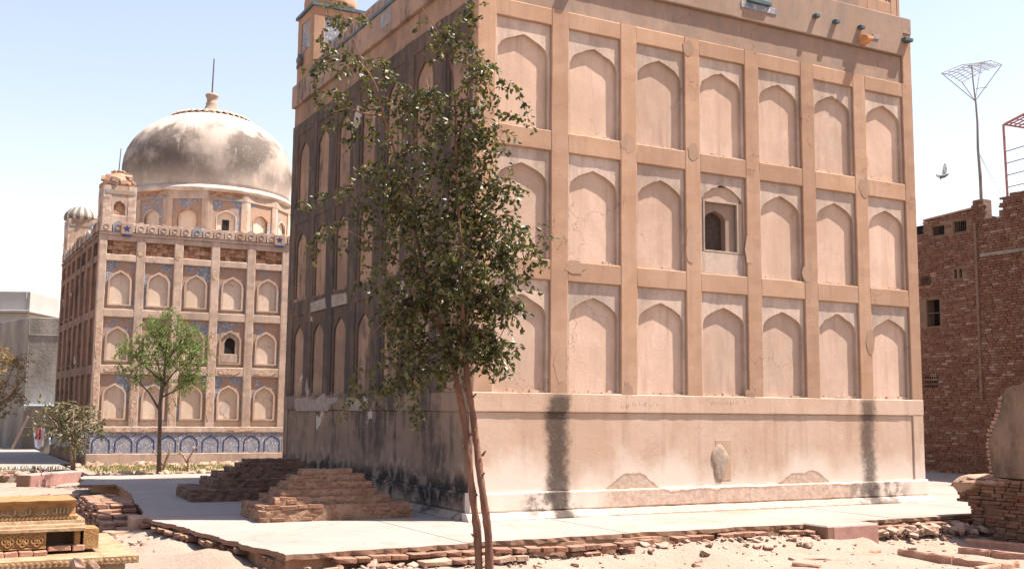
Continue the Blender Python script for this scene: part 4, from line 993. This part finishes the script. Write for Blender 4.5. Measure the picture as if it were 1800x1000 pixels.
# middle block with quatrefoil panel
pz = lambda u, v, y_: ony(u, v, y_)
yM = yF+.34; zb, zt_ = pz(40, 966, yM).z, pz(40, 936, yM).z; xq = pz(81, 950, yM).x
prof('carved_panel', P['yellow'], xLft, xq, [(yM, zb), (yM, zt_), (yM+.5, zt_), (yM+.5, zb)])
qs = zt_-zb
for i in range(14):
    cx = xq-.075-i*.118
    if cx < -7: break
    for (dx, dz) in ((.022, 0), (-.022, 0), (0, .022), (0, -.022)):
        m = MB(); m.tube([(cx+dx+.025*math.cos(t), yM-.008, (zb+zt_)/2+dz+.025*math.sin(t)) for t in [k*math.pi/5 for k in range(11)]], .0095, 5); m.build('quatrefoil', P['yellow'], Y)
    for s_ in (1, -1): MB().tube([(cx-.059, yM-.004, (zb+zt_)/2+s_*.05), (cx-.03, yM-.004, (zb+zt_)/2+s_*.022)], .0065, 5).build('lattice_rib', P['yellow'], Y); MB().tube([(cx-.059, yM-.004, (zb+zt_)/2+s_*.05), (cx-.088, yM-.004, (zb+zt_)/2+s_*.022)], .0065, 5).build('lattice_rib', P['yellow'], Y)
for zz_ in (zb+.008, zt_-.008): MB().tube([(-7.2, yM-.002, zz_), (xq, yM-.002, zz_)], .008, 5).build('panel_border', P['yellow'], Y)
# corner post and hollow core
e0, e1 = pz(148, 940, yM).x, pz(174, 945, yM).x
prof('corner_block', P['yellow'], e0, e1, [(yM+.02, zb-.02), (yM+.02, zt_+.01), (yM+.34, zt_+.01), (yM+.34, zb-.02)])
prof('core', P['mortar'], xLft, e1-.05, [(yM+.30, .30), (yM+.30, zt_), (-2.4, zt_), (-2.4, .30)])
prof('support', P['yellow'], pz(132, 950, yM).x, pz(142, 950, yM).x, [(yM+.05, zb+.02), (yM+.05, zt_), (yM+.3, zt_), (yM+.3, zb-.02)])
# stepped ribs and cap with inscription
y1_ = yM-.03
z_a = zt_+.002; top_ = pz(60, 878, yM+.16).z
prof('ribbed_step', P['yellow2'], xLft, pz(150, 930, y1_).x, [(y1_, z_a), (y1_, z_a+.025), (y1_+.025, z_a+.032), (y1_+.03, z_a+.055), (y1_+.06, z_a+.062), (y1_+.065, z_a+.09), (y1_+.10, z_a+.095), (yM+.7, z_a+.095), (yM+.7, z_a)])
yc = y1_+.09; zc0 = z_a+.096; hc = top_-zc0; xc = pz(134, 890, yc).x
prof('cap', P['yellow'], xLft, xc, [(yc, zc0), (yc, zc0+hc*.16), (yc+.02, zc0+hc*.22), (yc+.035, zc0+hc*.60), (yc+.03, zc0+hc*.70), (yc+.0, zc0+hc*.82), (yc-.035, zc0+hc*.90), (yc-.04, zc0+hc), (yc+.6, zc0+hc), (yc+.6, zc0)])
m = MB(); x_ = -7.2
while x_ < xc-.05:   # relief script: rising strokes, bowls and dots
    k = random.random(); b_ = zc0+hc*.30; tpz = zc0+hc*.58; yy = yc+.022
    if k < .42: m.tube([(x_, yy+.006, tpz), (x_+jit(.006), yy-.004, (b_+tpz)/2), (x_-.004, yy-.012, b_)], [.008, .011, .011], 5); x_ += random.uniform(.024, .040)
    elif k < .85:
        r_ = random.uniform(.018, .032); m.tube([(x_+r_+r_*math.cos(t), yy, b_+.012+r_*.75*math.sin(t)) for t in [math.pi+j*math.pi*1.25/6 for j in range(7)]], .011, 5); x_ += r_*1.8
    else: m.tube([(x_, yy, b_+.03), (x_+.012, yy, b_+.042)], .006, 5); x_ += .016
m.build('inscription', P['yellow2'], Y)['kind'] = 'stuff'  # paler than the cap behind it; relief contrast put into the colour
m = MB(); x_ = -7.2
while x_ < xc: m.tube([(x_, yc-.006, zc0+.006), (x_+.022, yc-.006, zc0+hc*.15)], .009, 4); x_ += .034
m.build('rope_moulding', P['yellow'], Y)['kind'] = 'stuff'
x_ = xq+.01
for i in range(3):
    brick((xq+.06+i*.105, yM+.06, zb-.005), (.10, .12, .045), Y, 'rslab', (jit(.1), 0, jit(.2)))
for i in range(7): brick((xq-.05-i*.115, yM-.03, zb-.035), (.108, .10, .05), Y, 'rslab', (0, jit(.05), jit(.08)))
for i, (u, v) in enumerate(((137, 992), (166, 994))): brick(ony(u, v, yF-.25), (.10, .10, .05), Y, 'stone', (.8, .2, .5+i))

# ================================================================== RUINED WALL (right edge)
RX = 8.12
rw = empty('ruined_wall', (RX+.4, -5, -.3), 'ruined plastered wall stub on a broken brick base at the right edge', 'ruined wall')
random.seed(31)
m = MB(); m.box((RX+.06, -8, -.5), (RX+.9, -2.72, .60)); m.box((RX+.08, -2.74, .25), (RX+.8, -2.42, .60)); m.box((RX+.10, -2.74, -.5), (RX+.7, -2.62, .3)); m.build('base_core', P['mortar'], rw)
cnt = 0
for c in range(17):
    z_ = -.28+c*.055; y_ = -2.30-(.10+.04*math.sin(c)) if c > 9 else -2.62+jit(.05)
    while y_ > -5.4:
        l = random.uniform(.17, .25)
        if random.random() < .93: brick((RX+.05+jit(.02)+(.02 if c > 10 else 0), y_-l/2, z_), (.13, l*.96, .050), rw, random.choice(('brick', 'gbrick2', 'gbrick2')), (jit(.05), jit(.05), jit(.07))); cnt += 1  # dark grave brick mixed in, standing in for deep shade on this face
        y_ -= l
for c in range(7): 
    for k in range(3): brick((RX+.2+k*.21, -2.34-.03*abs(3-c)+jit(.03), .26+c*.055), (.2, .16, .052), rw, 'brick', (jit(.05), jit(.05), jit(.1)))
m = MB(); rg = []
for i in range(12):
    y_ = -2.16-i*.10; e_ = [.55, .28, .12, .04][i] if i < 4 else 0
    j = [jit(.014) for _ in range(8)]; zl = .36+.05*math.sin(i*1.7) if i < 6 else .50
    rg.append([(RX+.05, y_, zl+.2*e_), (RX-.03+j[0]+.3*e_, y_, zl+.06+.1*e_), (RX-.045+j[1]+.3*e_, y_, .56-.12*e_+j[2]), (RX+.06+.3*e_, y_, .645-.16*e_+j[3]), (RX+.30, y_, .68-.20*e_+j[4]), (RX+.60, y_, .67-.20*e_+j[5]), (RX+.9, y_, .60-.15*e_+j[6]), (RX+.92, y_, .40)])
m.rings(rg).build('plaster_capping', P['stone'], rw)
# upper wall: eroded stepped outline in the y-z plane, plaster skin on the near face
out = [(-8, .60), (-3.04, .60)]; y_ = -3.04
pts = [(-3.02, .66), (-2.98, .90), (-2.96, 1.20), (-3.02, 1.36), (-3.10, 1.52), (-3.18, 1.66), (-3.24, 1.90), (-3.30, 2.02), (-3.42, 2.06)]
poly = [(-8, .60)] + [(a+jit(.015), b) for a, b in pts] + [(-3.7, 2.10), (-4.4, 2.20), (-8, 2.2)]
m = MB(); N = len(poly); m.add([(RX+.06, a, b) for a, b in poly]+[(RX+.72, a, b) for a, b in poly], [tuple(range(N)), tuple(range(2*N-1, N-1, -1))]+[(j, (j+1) % N, N+(j+1) % N, N+j) for j in range(N)])
m.build('upper_wall', m_simple('stained_shaded_plaster', (.25, .175, .13), (.09, .066, .052), 2.0, .95, 1., 5, (1, 1.3, .5), bd=.09), rw)  # stained plaster, its colour darkened further to stand in for shade
zz_ = .68
while zz_ < 1.9:
    yb = np.interp(zz_, [b for a, b in pts], [a for a, b in pts])
    for k in range(3): brick((RX+.17+k*.21, yb+.02+jit(.02), zz_), (.2, .11, .044), rw, 'stone', (jit(.06), jit(.06), jit(.1)))
    zz_ += .062
# spill of stones between kerb and wall
sp = [(random.uniform(6.1, 8.2), random.gauss(-2.48, .16), -.17+jit(.05), random.choice((.06, .09, .12, .16, .2))) for _ in range(200)]
rubble('rubble', 'mound of reddish stones between the maroon kerb and the ruined wall', sp, P['rbrick'])

# ================================================================== FAR LEFT BUILDINGS
CB = empty('concrete_building', gp(60, 792), 'plain grey concrete building behind the left side of the domed tomb', 'building')
DD = 44.
def W_(u, v, D=DD): return at(u, v, D)
def hz(u, D, v): return at(u, v, D)
a = W_(45, 700); b = W_(140, 700, DD+.5); z_t = W_(48, 556).z; U = Vector((b.x-a.x, b.y-a.y, 0)); L_ = U.length; U.normalize(); Nn = Vector((U.y, -U.x, 0)); Fr = Frame((a.x, a.y, 0), U, Nn)
slabbox(Fr, 'wall', P['concrete'], CB, 0, L_+3, -6, 0, -.3, z_t, .02)
slabbox(Fr, 'parapet_lip', P['concrete'], CB, -.02, L_+3, -.2, .03, z_t-.75, z_t-.70, .01)
m = MB(); q0 = Fr(-.02, .01, 0); q1 = q0+Vector((-.24, .97, 0))*16; d_ = (q1-q0).normalized(); Fl = Frame(q0, d_, Vector((-d_.y, d_.x, 0)))
strip(Fl, 'side_wall', P['concrete'], CB, .0, (q1-q0).length, -.3, z_t-.02, 0, -.3, False, step=1.)
slabbox(Fr, 'tarp_awning', P['tarp'], CB, .1, 1.7, .0, .9, 1.62, 1.68, .01)  # strip of pale blue tarp above the laundry
WH = empty('white_building', W_(0, 792, 58), 'pale whitewashed building with a flat overhanging roof at the far left', 'building')
a = W_(-60, 600, 58); b = W_(46, 600, 58); U = Vector((b.x-a.x, b.y-a.y, 0)); L_ = U.length; U.normalize(); Fr2 = Frame((a.x, a.y, 0), U, Vector((U.y, -U.x, 0)))
z5, z6 = W_(20, 510, 58).z, W_(20, 545, 58).z
slabbox(Fr2, 'wall', P['white'], WH, -2, L_, -5, 0, -.3, z6-.12, .02); slabbox(Fr2, 'roof_slab', P['white'], WH, -2, L_+.25, -5, .35, z6-.119, z6, .02); slabbox(Fr2, 'roof_room', P['white'], WH, -2, L_-.05, -4, -.25, z6, z5, .02)
for k in (.35, .55): slabbox(Fr2, 'pipe', P['white'], WH, L_-.6+k, L_-.56+k, -.25, -.19, z6, z5-.05, .005)
# things below the wall
pl = MB().box((0, 0, 0), (.10, .03, 1.4)); o = pl.build('plank', P['frame'], bevel=.006); o.location = W_(18, 792, DD-1.5); o.location.z = -.05; o.rotation_euler = (0, R(24), -.5); tag(o, 'grey weathered plank leaning in front of the concrete building', 'plank')
def cloth(name, label, u0, u1, v0, v1, D, mat, seed):
    random.seed(seed); m = MB(); nu, nv = 9, 9; vs = []; fs = []
    for j in range(nv+1):
        for i in range(nu+1):
            s = i/nu; t = j/nv; w_ = 1-.35*t*abs(math.sin(seed)); uu = u0+(u1-u0)*(.5+(s-.5)*w_)
            p_ = at(uu, v0+(v1-v0)*t*(1-.25*abs(s-.4)), D+.10*math.sin(s*9+seed)*(.3+t)); vs.append(p_)
    n_ = len(vs); off_ = fw*.012
    fs = [(j*(nu+1)+i, j*(nu+1)+i+1, (j+1)*(nu+1)+i+1, (j+1)*(nu+1)+i) for j in range(nv) for i in range(nu)]
    m.add(vs, fs); m.add([v_+off_ for v_ in vs], fs)
    return tag(m.build(name, mat, None, smooth=True), label, 'laundry', 'laundry hung below the concrete wall')
cloth('hanging_cloth', 'small dark red cloth hung below the concrete wall', 62, 73, 753, 774, DD-2.2, P['cred'], 1)
cloth('hanging_cloth', 'pale blue cloth hanging beside the dark red one', 58, 79, 752, 789, DD-2.0, P['cblue'], 2)
cloth('hanging_cloth', 'pale blue garment hung nearest to the domed tomb', 84, 106, 755, 783, DD-2.0, P['cblue'], 4)
o = MB().tube([W_(38, 750, DD-2.1), W_(80, 752, DD-2.1), W_(118, 752, DD-2.1)], .012, 5).build('clothes_line', P['metal']); tag(o, 'thin line carrying laundry below the concrete wall', 'clothes line')

# ================================================================== TREES
def leaf_mesh(name, items, mat, fold=.25):
    """items: (centre, direction, size, width) -> folded leaf of two quads each"""
    n = len(items); V = np.zeros((n*6, 3)); Fc = []
    for i, (c, d, s, wd) in enumerate(items):
        d = Vector(d).normalized(); q = Vector((random.gauss(0, 1), random.gauss(0, 1), random.gauss(0, 1))); sd_ = d.cross(q).normalized(); nn = sd_.cross(d)
        c = Vector(c); a = c; b = c+d*s; m1 = c+d*s*.45; lft = m1+sd_*wd*.5+nn*wd*fold; rgt = m1-sd_*wd*.5+nn*wd*fold
        l2 = c+d*s*.78+sd_*wd*.33+nn*wd*fold*.6; r2 = c+d*s*.78-sd_*wd*.33+nn*wd*fold*.6
        V[i*6:i*6+6] = [a, lft, l2, b-nn*wd*.1, r2, rgt]; k = i*6
        Fc += [(k, k+1, k+2, k+3), (k, k+3, k+4, k+5)]
    me = bpy.data.meshes.new(name); me.from_pydata(V.tolist(), [], Fc); me.materials.append(mat); return me
def sprays(blobs, D0, twl, nleaf, lsize, lwid, droop=.5, limbs=None, thick=.9, trail=()):
    """leafy twigs spread through 3-D blobs; returns leaves and twig paths"""
    leaves = []; twigs = []; a = b = c = 0.
    for (u, v, ru, rv, nt_) in blobs:
        for it_ in range(nt_):
            while it_ % 4 == 0 or not twigs:
                a, b, c = random.uniform(-1, 1), random.uniform(-1, 1), random.uniform(-1, 1)
                if a*a+b*b+c*c <= 1: break
            px = D0/F
            p0 = at(u+a*ru, v+b*rv, D0)+fw*(c*max(ru, .6*rv)*px*thick)+Vector((jit(1), jit(1), jit(1)))*twl*.22
            d = Vector((random.gauss(0, 1), random.gauss(0, 1), random.gauss(.1, .6))).normalized(); path = [p0.copy()]; q = p0.copy(); seg = twl/nleaf
            for k in range(nleaf):
                d = (d+Vector((jit(.25), jit(.25), -droop*.22+jit(.2)))).normalized(); q = q+d*seg*random.uniform(.7, 1.2); path.append(q.copy())
                ld = (d*.5+Vector((random.gauss(0, .8), random.gauss(0, .8), random.gauss(-.35, .6)))).normalized()
                s = lsize*random.uniform(.65, 1.2); leaves.append((q, ld, s, s*lwid*random.uniform(.8, 1.15)))
            twigs.append(path)
    for path in trail:     # long trailing shoots
        P_ = [at(u, v, D0+dz) for u, v, dz in path]
        fine = []
        for a, b in zip(P_[:-1], P_[1:]):
            for k in range(8): fine.append(a.lerp(b, k/8)+Vector((jit(.012), jit(.012), jit(.012))))
        twigs.append(fine)
        for q in fine:
            for _ in range(2):
                ld = Vector((random.gauss(0, .8), random.gauss(0, .8), random.gauss(-.5, .6))).normalized(); s = lsize*random.uniform(.7, 1.25)
                leaves.append((q+Vector((jit(.025), jit(.025), jit(.025))), ld, s, s*lwid))
    return leaves, twigs
def twig_mesh(paths, r=.003):
    m = MB()
    for p_ in paths: m.tube(p_[::2] if len(p_) > 4 else p_, [r*1.3]+[r]*(len(p_[::2] if len(p_) > 4 else p_)-1), 3, cap=False)
    return m
def crown(tree, leaves, lmat, near=300):
    """the leaves that show largest are parts, the rest one mass"""
    leaves = sorted(leaves, key=lambda l: (l[0]-CAM).length-l[2]*40)
    if near:
        for c, d, s, wd in leaves[:near]:
            me = leaf_mesh('leaf', [(Vector((0, 0, 0)), d, s, wd)], lmat); link('leaf', me, tree, Matrix.Translation(c))
    tag(link('crown', leaf_mesh('crown', leaves[near:], lmat), tree), kind='stuff')

def knobbly(pts, rad, n=9, sub=5):
    P_ = []; r_ = []
    for i in range(len(pts)-1):
        for k in range(sub):
            t = k/sub; a0_ = pts[max(i-1, 0)]; a1 = pts[i]; a2 = pts[i+1]; a3 = pts[min(i+2, len(pts)-1)]
            P_.append(.5*((2*a1)+(a2-a0_)*t+(2*a0_-5*a1+4*a2-a3)*t*t+(3*a1-a0_-3*a2+a3)*t**3)+Vector((jit(.06), jit(.06), 0))*rad[i])
            r_.append((rad[i]*(1-t)+rad[i+1]*t)*random.choice((1, 1, 1, .94, 1.06, 1.16, .9)))
    return MB().tube(P_+[pts[-1]], r_+[rad[-1]], n)
# --- foreground tree: two twisting stems in front of the corner
random.seed(77)
tb = gp(853, 1103, -.3); TD = (tb-CAM).dot(fw); print('tree', tb, TD)
ft = empty('tree', tb, 'slender twin-stemmed tree with small glossy leaves in front of the tomb corner', 'tree', None)
def tp(u, v, dz=0): return at(u, v, TD+dz)
knobbly([tp(846, 1110, -.02), tp(841, 985), tp(839, 935, .02), tp(832, 880, .0), tp(825, 820, -.03), tp(819, 760, 0), tp(811, 710, .03), tp(801, 662, .06), tp(790, 620, .08), tp(768, 560, .1), tp(750, 500, .1), tp(735, 430, .05), tp(718, 350, .0), tp(697, 278, -.05), tp(676, 205, -.1), tp(660, 150, -.1), tp(638, 112, -.12), tp(612, 50, -.15), tp(598, 15, -.15)],
          [q*.64 for q in (.066, .058, .055, .050, .050, .047, .046, .044, .040, .034, .030, .026, .022, .018, .014, .011, .009, .006, .004)], 9).build('trunk', P['bark'], ft, smooth=True)
knobbly([tp(860, 1110, .03), tp(860, 990), tp(857, 930, -.02), tp(849, 870, -.04), tp(842, 815, .0), tp(836, 765, .04), tp(830, 720, .02), tp(823, 680, -.04), tp(819, 640, -.08), tp(815, 590, -.1), tp(812, 520, -.1), tp(810, 440, -.1), tp(805, 350, -.1), tp(801, 265, -.1), tp(800, 180, -.1), tp(789, 100, -.12), tp(765, 50, -.15), tp(738, 8, -.15)],
          [q*.64 for q in (.066, .060, .056, .052, .050, .048, .046, .044, .039, .034, .029, .025, .021, .017, .013, .010, .007, .004)], 9).build('trunk', P['bark'], ft, smooth=True)
for (u, v, du, dv) in ((845, 840, 7, -10), (848, 800, 6, -8), (818, 790, -8, -8), (853, 905, 7, -6), (836, 945, -7, -7), (826, 765, 9, -10), (814, 700, -9, -8), (829, 700, 8, -8), (838, 870, -6, -7), (857, 960, 6, -5)):
    MB().tube([tp(u, v, -.02), tp(u+du, v+dv, -.06)], [.014, .007], 6).build('branch_stub', P['bark'], ft)
for path in ([(815, 590), (850, 540), (880, 500), (915, 470)], [(812, 500), (840, 430), (880, 380), (905, 370)], [(768, 560), (720, 540), (680, 560), (650, 590)], [(750, 500), (690, 450), (640, 420), (600, 400)], [(805, 350), (840, 300), (870, 260), (890, 220)], [(801, 265), (820, 180), (835, 110), (830, 50)], [(718, 350), (670, 330), (620, 330), (580, 335)], [(697, 278), (740, 240), (760, 190), (750, 140)], [(790, 620), (740, 640), (700, 670), (690, 700)], [(819, 640), (860, 610), (880, 590), (890, 570)], [(676, 205), (640, 200), (610, 190), (580, 200)], [(812, 520), (780, 470), (760, 420), (765, 360)]):
    dz = random.uniform(-.45, .45); n_ = len(path); MB().tube([tp(u, v, dz*i/(n_-1)) for i, (u, v) in enumerate(path)], [.010, .008, .005, .003], 6).build('limb', P['bark'], ft, smooth=True)
blobs = [(600, 55, 45, 45, 22), (575, 110, 28, 55, 18), (640, 105, 45, 50, 30), (690, 150, 45, 50, 34), (735, 165, 50, 45, 26), (600, 170, 38, 35, 16), (650, 205, 55, 50, 36), (800, 75, 35, 45, 22), (833, 50, 12, 60, 16), (760, 60, 35, 22, 8), (840, 140, 45, 55, 40),
         (780, 190, 60, 60, 46), (720, 240, 75, 60, 56), (850, 210, 45, 45, 40), (815, 280, 70, 55, 60), (740, 320, 90, 60, 80), (660, 310, 60, 50, 34), (600, 330, 40, 35, 10), (845, 345, 55, 50, 60), (885, 350, 22, 30, 12), (780, 400, 100, 65, 120), (690, 400, 60, 45, 44), (620, 390, 45, 35, 14), (560, 410, 35, 30, 7), (870, 420, 45, 45, 50), (910, 410, 32, 28, 18),
         (820, 480, 90, 60, 120), (730, 490, 75, 55, 80), (900, 470, 40, 35, 34), (660, 470, 40, 40, 18), (850, 545, 60, 55, 84), (770, 560, 85, 55, 100), (700, 570, 55, 50, 42), (895, 520, 35, 30, 22), (820, 610, 65, 40, 64), (740, 630, 70, 45, 60), (690, 650, 45, 40, 30), (868, 600, 26, 36, 20), (720, 690, 50, 30, 22), (640, 690, 22, 25, 5), (850, 640, 25, 22, 9)]
trail = [[(880, 140, -.2), (905, 155, -.22), (925, 190, -.22), (940, 240, -.22)], [(880, 200, -.2), (905, 205, -.25), (920, 215, -.25)], [(885, 430, -.2), (920, 430, -.25), (945, 445, -.25), (960, 480, -.25)], [(880, 480, -.3), (920, 495, -.3), (950, 515, -.3)], [(620, 660, -.2), (615, 700, -.2), (600, 740, -.2)], [(735, 690, -.3), (728, 720, -.3), (735, 750, -.3)], [(580, 345, .2), (540, 370, .25), (525, 350, .25)], [(570, 400, .2), (545, 430, .2), (560, 470, .2)], [(830, 80, -.2), (832, 30, -.2), (820, 5, -.2)], [(610, 50, -.1), (590, 10, -.1), (585, -30, -.1)], [(880, 600, -.2), (910, 610, -.2), (905, 628, -.2)], [(615, 100, 0), (575, 85, .1), (560, 70, .1)], [(555, 130, .1), (555, 165, .1), (562, 190, .1)]]
blobs = [(u, v, ru, rv, max(2, int(n_*(1.0 if v < 270 else 1.2)*(.60 if u < 725 else .90)))) for u, v, ru, rv, n_ in blobs]
lv, tw = sprays(blobs, TD, .20, 8, .056, .62, .75, trail=trail, thick=1.1)
twig_mesh(tw, .002).build('twigs', P['bark'], ft)['kind'] = 'stuff'
crown(ft, lv, P['leaf'])
print('leaves', len(lv))
# --- green feathery tree before the domed tomb
gb = gp(280, 832); GD = (gb-CAM).dot(fw)
gt = empty('tree', gb, 'young tree with bright green feathery crown in front of the domed tomb', 'tree')
def gpt(u, v, dz=0): return at(u, v, GD+dz)
MB().tube([gpt(279, 838), gpt(280, 790), gpt(281, 740), gpt(281, 710), gpt(287, 680), gpt(290, 640), gpt(294, 600), gpt(300, 565)], [.065, .052, .047, .044, .034, .026, .018, .008], 8).build('trunk', P['dbark'], gt, smooth=True)
for path in ([(281, 705), (284, 670), (278, 640), (262, 615)], [(287, 680), (305, 655), (330, 630), (350, 610)], [(290, 640), (310, 610), (325, 590), (335, 580)], [(280, 720), (262, 690), (238, 665), (220, 660)], [(281, 700), (300, 690), (335, 670), (350, 672)], [(284, 670), (262, 650), (240, 630), (222, 622)], [(292, 620), (275, 595), (262, 580), (258, 572)]):
    dz = random.uniform(-.7, .7); MB().tube([gpt(u, v, dz*i/3) for i, (u, v) in enumerate(path)], [.03, .02, .013, .006], 6).build('limb', P['dbark'], gt, smooth=True)
blobs = [(305, 555, 14, 14, 26), (270, 575, 22, 16, 46), (320, 575, 18, 14, 34), (295, 590, 40, 20, 70), (240, 605, 28, 16, 50), (215, 618, 14, 10, 16), (335, 600, 24, 16, 44), (290, 615, 50, 16, 60), (345, 625, 18, 18, 36), (255, 635, 36, 14, 40), (310, 640, 40, 14, 46), (215, 645, 12, 8, 12), (345, 660, 18, 14, 32), (235, 660, 18, 8, 14), (325, 670, 26, 10, 30), (270, 660, 24, 10, 16), (300, 705, 10, 8, 2)]
blobs = [(u, v, ru, rv, max(2, int(n_*.9))) for u, v, ru, rv, n_ in blobs]; lv, tw = sprays(blobs, GD, .34, 14, .085, .26, .5, thick=1.2)
twig_mesh(tw, .004).build('twigs', P['dbark'], gt)['kind'] = 'stuff'; crown(gt, lv, P['leafg'], 0)
# --- broad-leaved shrub before the side of the domed tomb
sb = gp(127, 824); SD = (sb-CAM).dot(fw)
sh = empty('shrub', sb, 'small bushy shrub with drooping dull leaves at the corner of the domed tomb', 'shrub')
for path in ([(126, 828), (126, 800), (122, 770), (112, 740)], [(130, 828), (131, 795), (135, 765), (150, 735)], [(128, 828), (124, 790), (128, 760), (130, 720)], [(127, 780), (110, 760), (95, 740), (85, 730)]):
    MB().tube([at(u, v, SD+jit(.2)) for u, v in path], [.035, .028, .02, .010], 6).build('stem', P['twig'], sh, smooth=True)
blobs = [(130, 720, 30, 16, 46), (105, 735, 30, 18, 50), (150, 745, 26, 18, 44), (125, 760, 34, 18, 56), (85, 740, 18, 14, 22), (175, 740, 12, 14, 14), (70, 725, 14, 10, 10), (140, 785, 20, 10, 14), (115, 695, 14, 10, 8), (68, 755, 10, 12, 8)]
blobs = [(127+(u-127)*.88, 760+(v-760)*.9, ru, rv, max(2, int(n_*.45))) for u, v, ru, rv, n_ in blobs]; lv, tw = sprays(blobs, SD, .38, 7, .15, .42, .8, thick=1.)
twig_mesh(tw, .005).build('twigs', P['twig'], sh)['kind'] = 'stuff'; crown(sh, lv, P['leafs'], 0)
# --- dry orange-leaved tree at the left edge
ob = gp(-25, 806); OD = (ob-CAM).dot(fw)
ot = empty('tree', ob, 'thin dry tree with orange-brown leaves cut by the left edge', 'tree')
for path in ([(-25, 808), (-18, 750), (0, 700), (25, 640)], [(-22, 770), (-30, 700), (-20, 640), (-5, 590)], [(-10, 720), (20, 690), (40, 665), (50, 650)]):
    MB().tube([at(u, v, OD+jit(.3)) for u, v in path], [.07, .05, .03, .012], 6).build('stem', P['twig'], ot, smooth=True)
blobs = [(10, 620, 28, 30, 50), (-20, 650, 40, 40, 60), (30, 650, 22, 24, 30), (10, 690, 26, 28, 40), (-20, 720, 26, 24, 24), (35, 690, 14, 16, 10), (5, 735, 14, 14, 10)]
lv, tw = sprays(blobs, OD, .4, 9, .10, .40, .3, thick=1.)
twig_mesh(tw, .006).build('twigs', P['twig'], ot)['kind'] = 'stuff'; crown(ot, lv, P['leafo'], 0)
# --- bare saplings and a dead twig
def sapling(label, paths, D, r):
    b_ = at(*paths[0][0], D); s_ = empty('sapling', b_, label, 'sapling', 'leafless saplings')
    for p_ in paths: MB().tube([at(u, v, D+jit(.05)) for u, v in p_], [r*(1-.7*i/(len(p_)-1)) for i in range(len(p_))], 6).build('stem', P['twig'], s_, smooth=True)
q = gp(308, 830); Ds = (q-CAM).dot(fw)+.6
sapling('leafless forked sapling close right of the green tree trunk', [[(286, 826), (292, 806), (298, 790), (294, 778)], [(288, 820), (276, 800), (264, 786)], [(290, 812), (298, 796), (300, 780)]], Ds, .028)
sapling('wider leafless forked sapling by the bed between tree and graves', [[(329, 828), (331, 806), (340, 792), (352, 780)], [(330, 815), (322, 800), (312, 790), (314, 778)], [(322, 800), (312, 796)], [(340, 792), (342, 784)]], Ds, .030)
q = gp(73, 834); Ds2 = (q-CAM).dot(fw)
sapling('tiny dead twig standing above the far maroon kerb', [[(73, 836), (72, 828), (66, 816)], [(72, 828), (80, 818)]], Ds2, .012)
# --- grass in the bed
gv = []
for _ in range(1500):
    x_, y_ = random.uniform(-2.6, 1.2), random.gauss(15.4, .8)
    if random.random() < .2: x_, y_ = random.uniform(-7, -3), random.gauss(16.3, .2)
    gv.append((Vector((x_, y_, -.03)), Vector((jit(.4), jit(.4), 1)), random.uniform(.06, .16), .022))
tag(link('grass', leaf_mesh('grass', gv, P['grass'])), 'thin dry green grass in the bed before the domed tomb', 'grass', kind='stuff')

# ================================================================== BIRDS
bq = at(1658, 308, 32.); bd = empty('bird', bq, 'dark bird flying in the sky right of the front tomb', 'bird')
def B_(u, v, dz=0): return at(u, v, 32+dz)
m = MB(); m.tube([B_(1645, 308.5), B_(1648, 309.5), B_(1653, 311), B_(1660, 309.5), B_(1665, 307), B_(1668.5, 305)], [.006, .035, .058, .054, .035, .01], 8); m.build('body', P['feather'], bd, smooth=True)
def wing(pts):
    m = MB(); N = len(pts); m.add([p_ for p_ in pts]+[p_+fw*.012 for p_ in pts], [tuple(range(N)), tuple(range(2*N-1, N-1, -1))]+[(j, (j+1) % N, N+(j+1) % N, N+j) for j in range(N)]); m.build('wing', P['feather'], bd)
wing([B_(1656, 310), B_(1657.5, 295, .1), B_(1660, 287, .2), B_(1663, 288, .22), B_(1664.5, 297, .1), B_(1663, 309)]); wing([B_(1654, 311), B_(1646, 306, -.15), B_(1645, 308, -.2), B_(1652, 314, -.1), B_(1655, 317)])
for i, (u, v, lab) in enumerate(((526, 108, 'small dark pigeon perched on the left edge of the front tomb parapet'),)):
    q = onx(u, v, X0-.02); bd = empty('bird', q, lab, 'bird')
    m = MB(); m.lathe((q.x, q.y, q.z-.10), [(.01, 0), (.06, .04), (.075, .10), (.06, .17), (.035, .20), (.042, .235), (.03, .265), (.005, .28)], 12); m.build('body', P['feather'], bd, smooth=True)
    m = MB(); m.tube([(q.x, q.y+.03, q.z-.02), (q.x, q.y+.12, q.z-.10), (q.x, q.y+.17, q.z-.15)], [.03, .03, .012], 6); m.build('tail', P['feather'], bd, smooth=True)
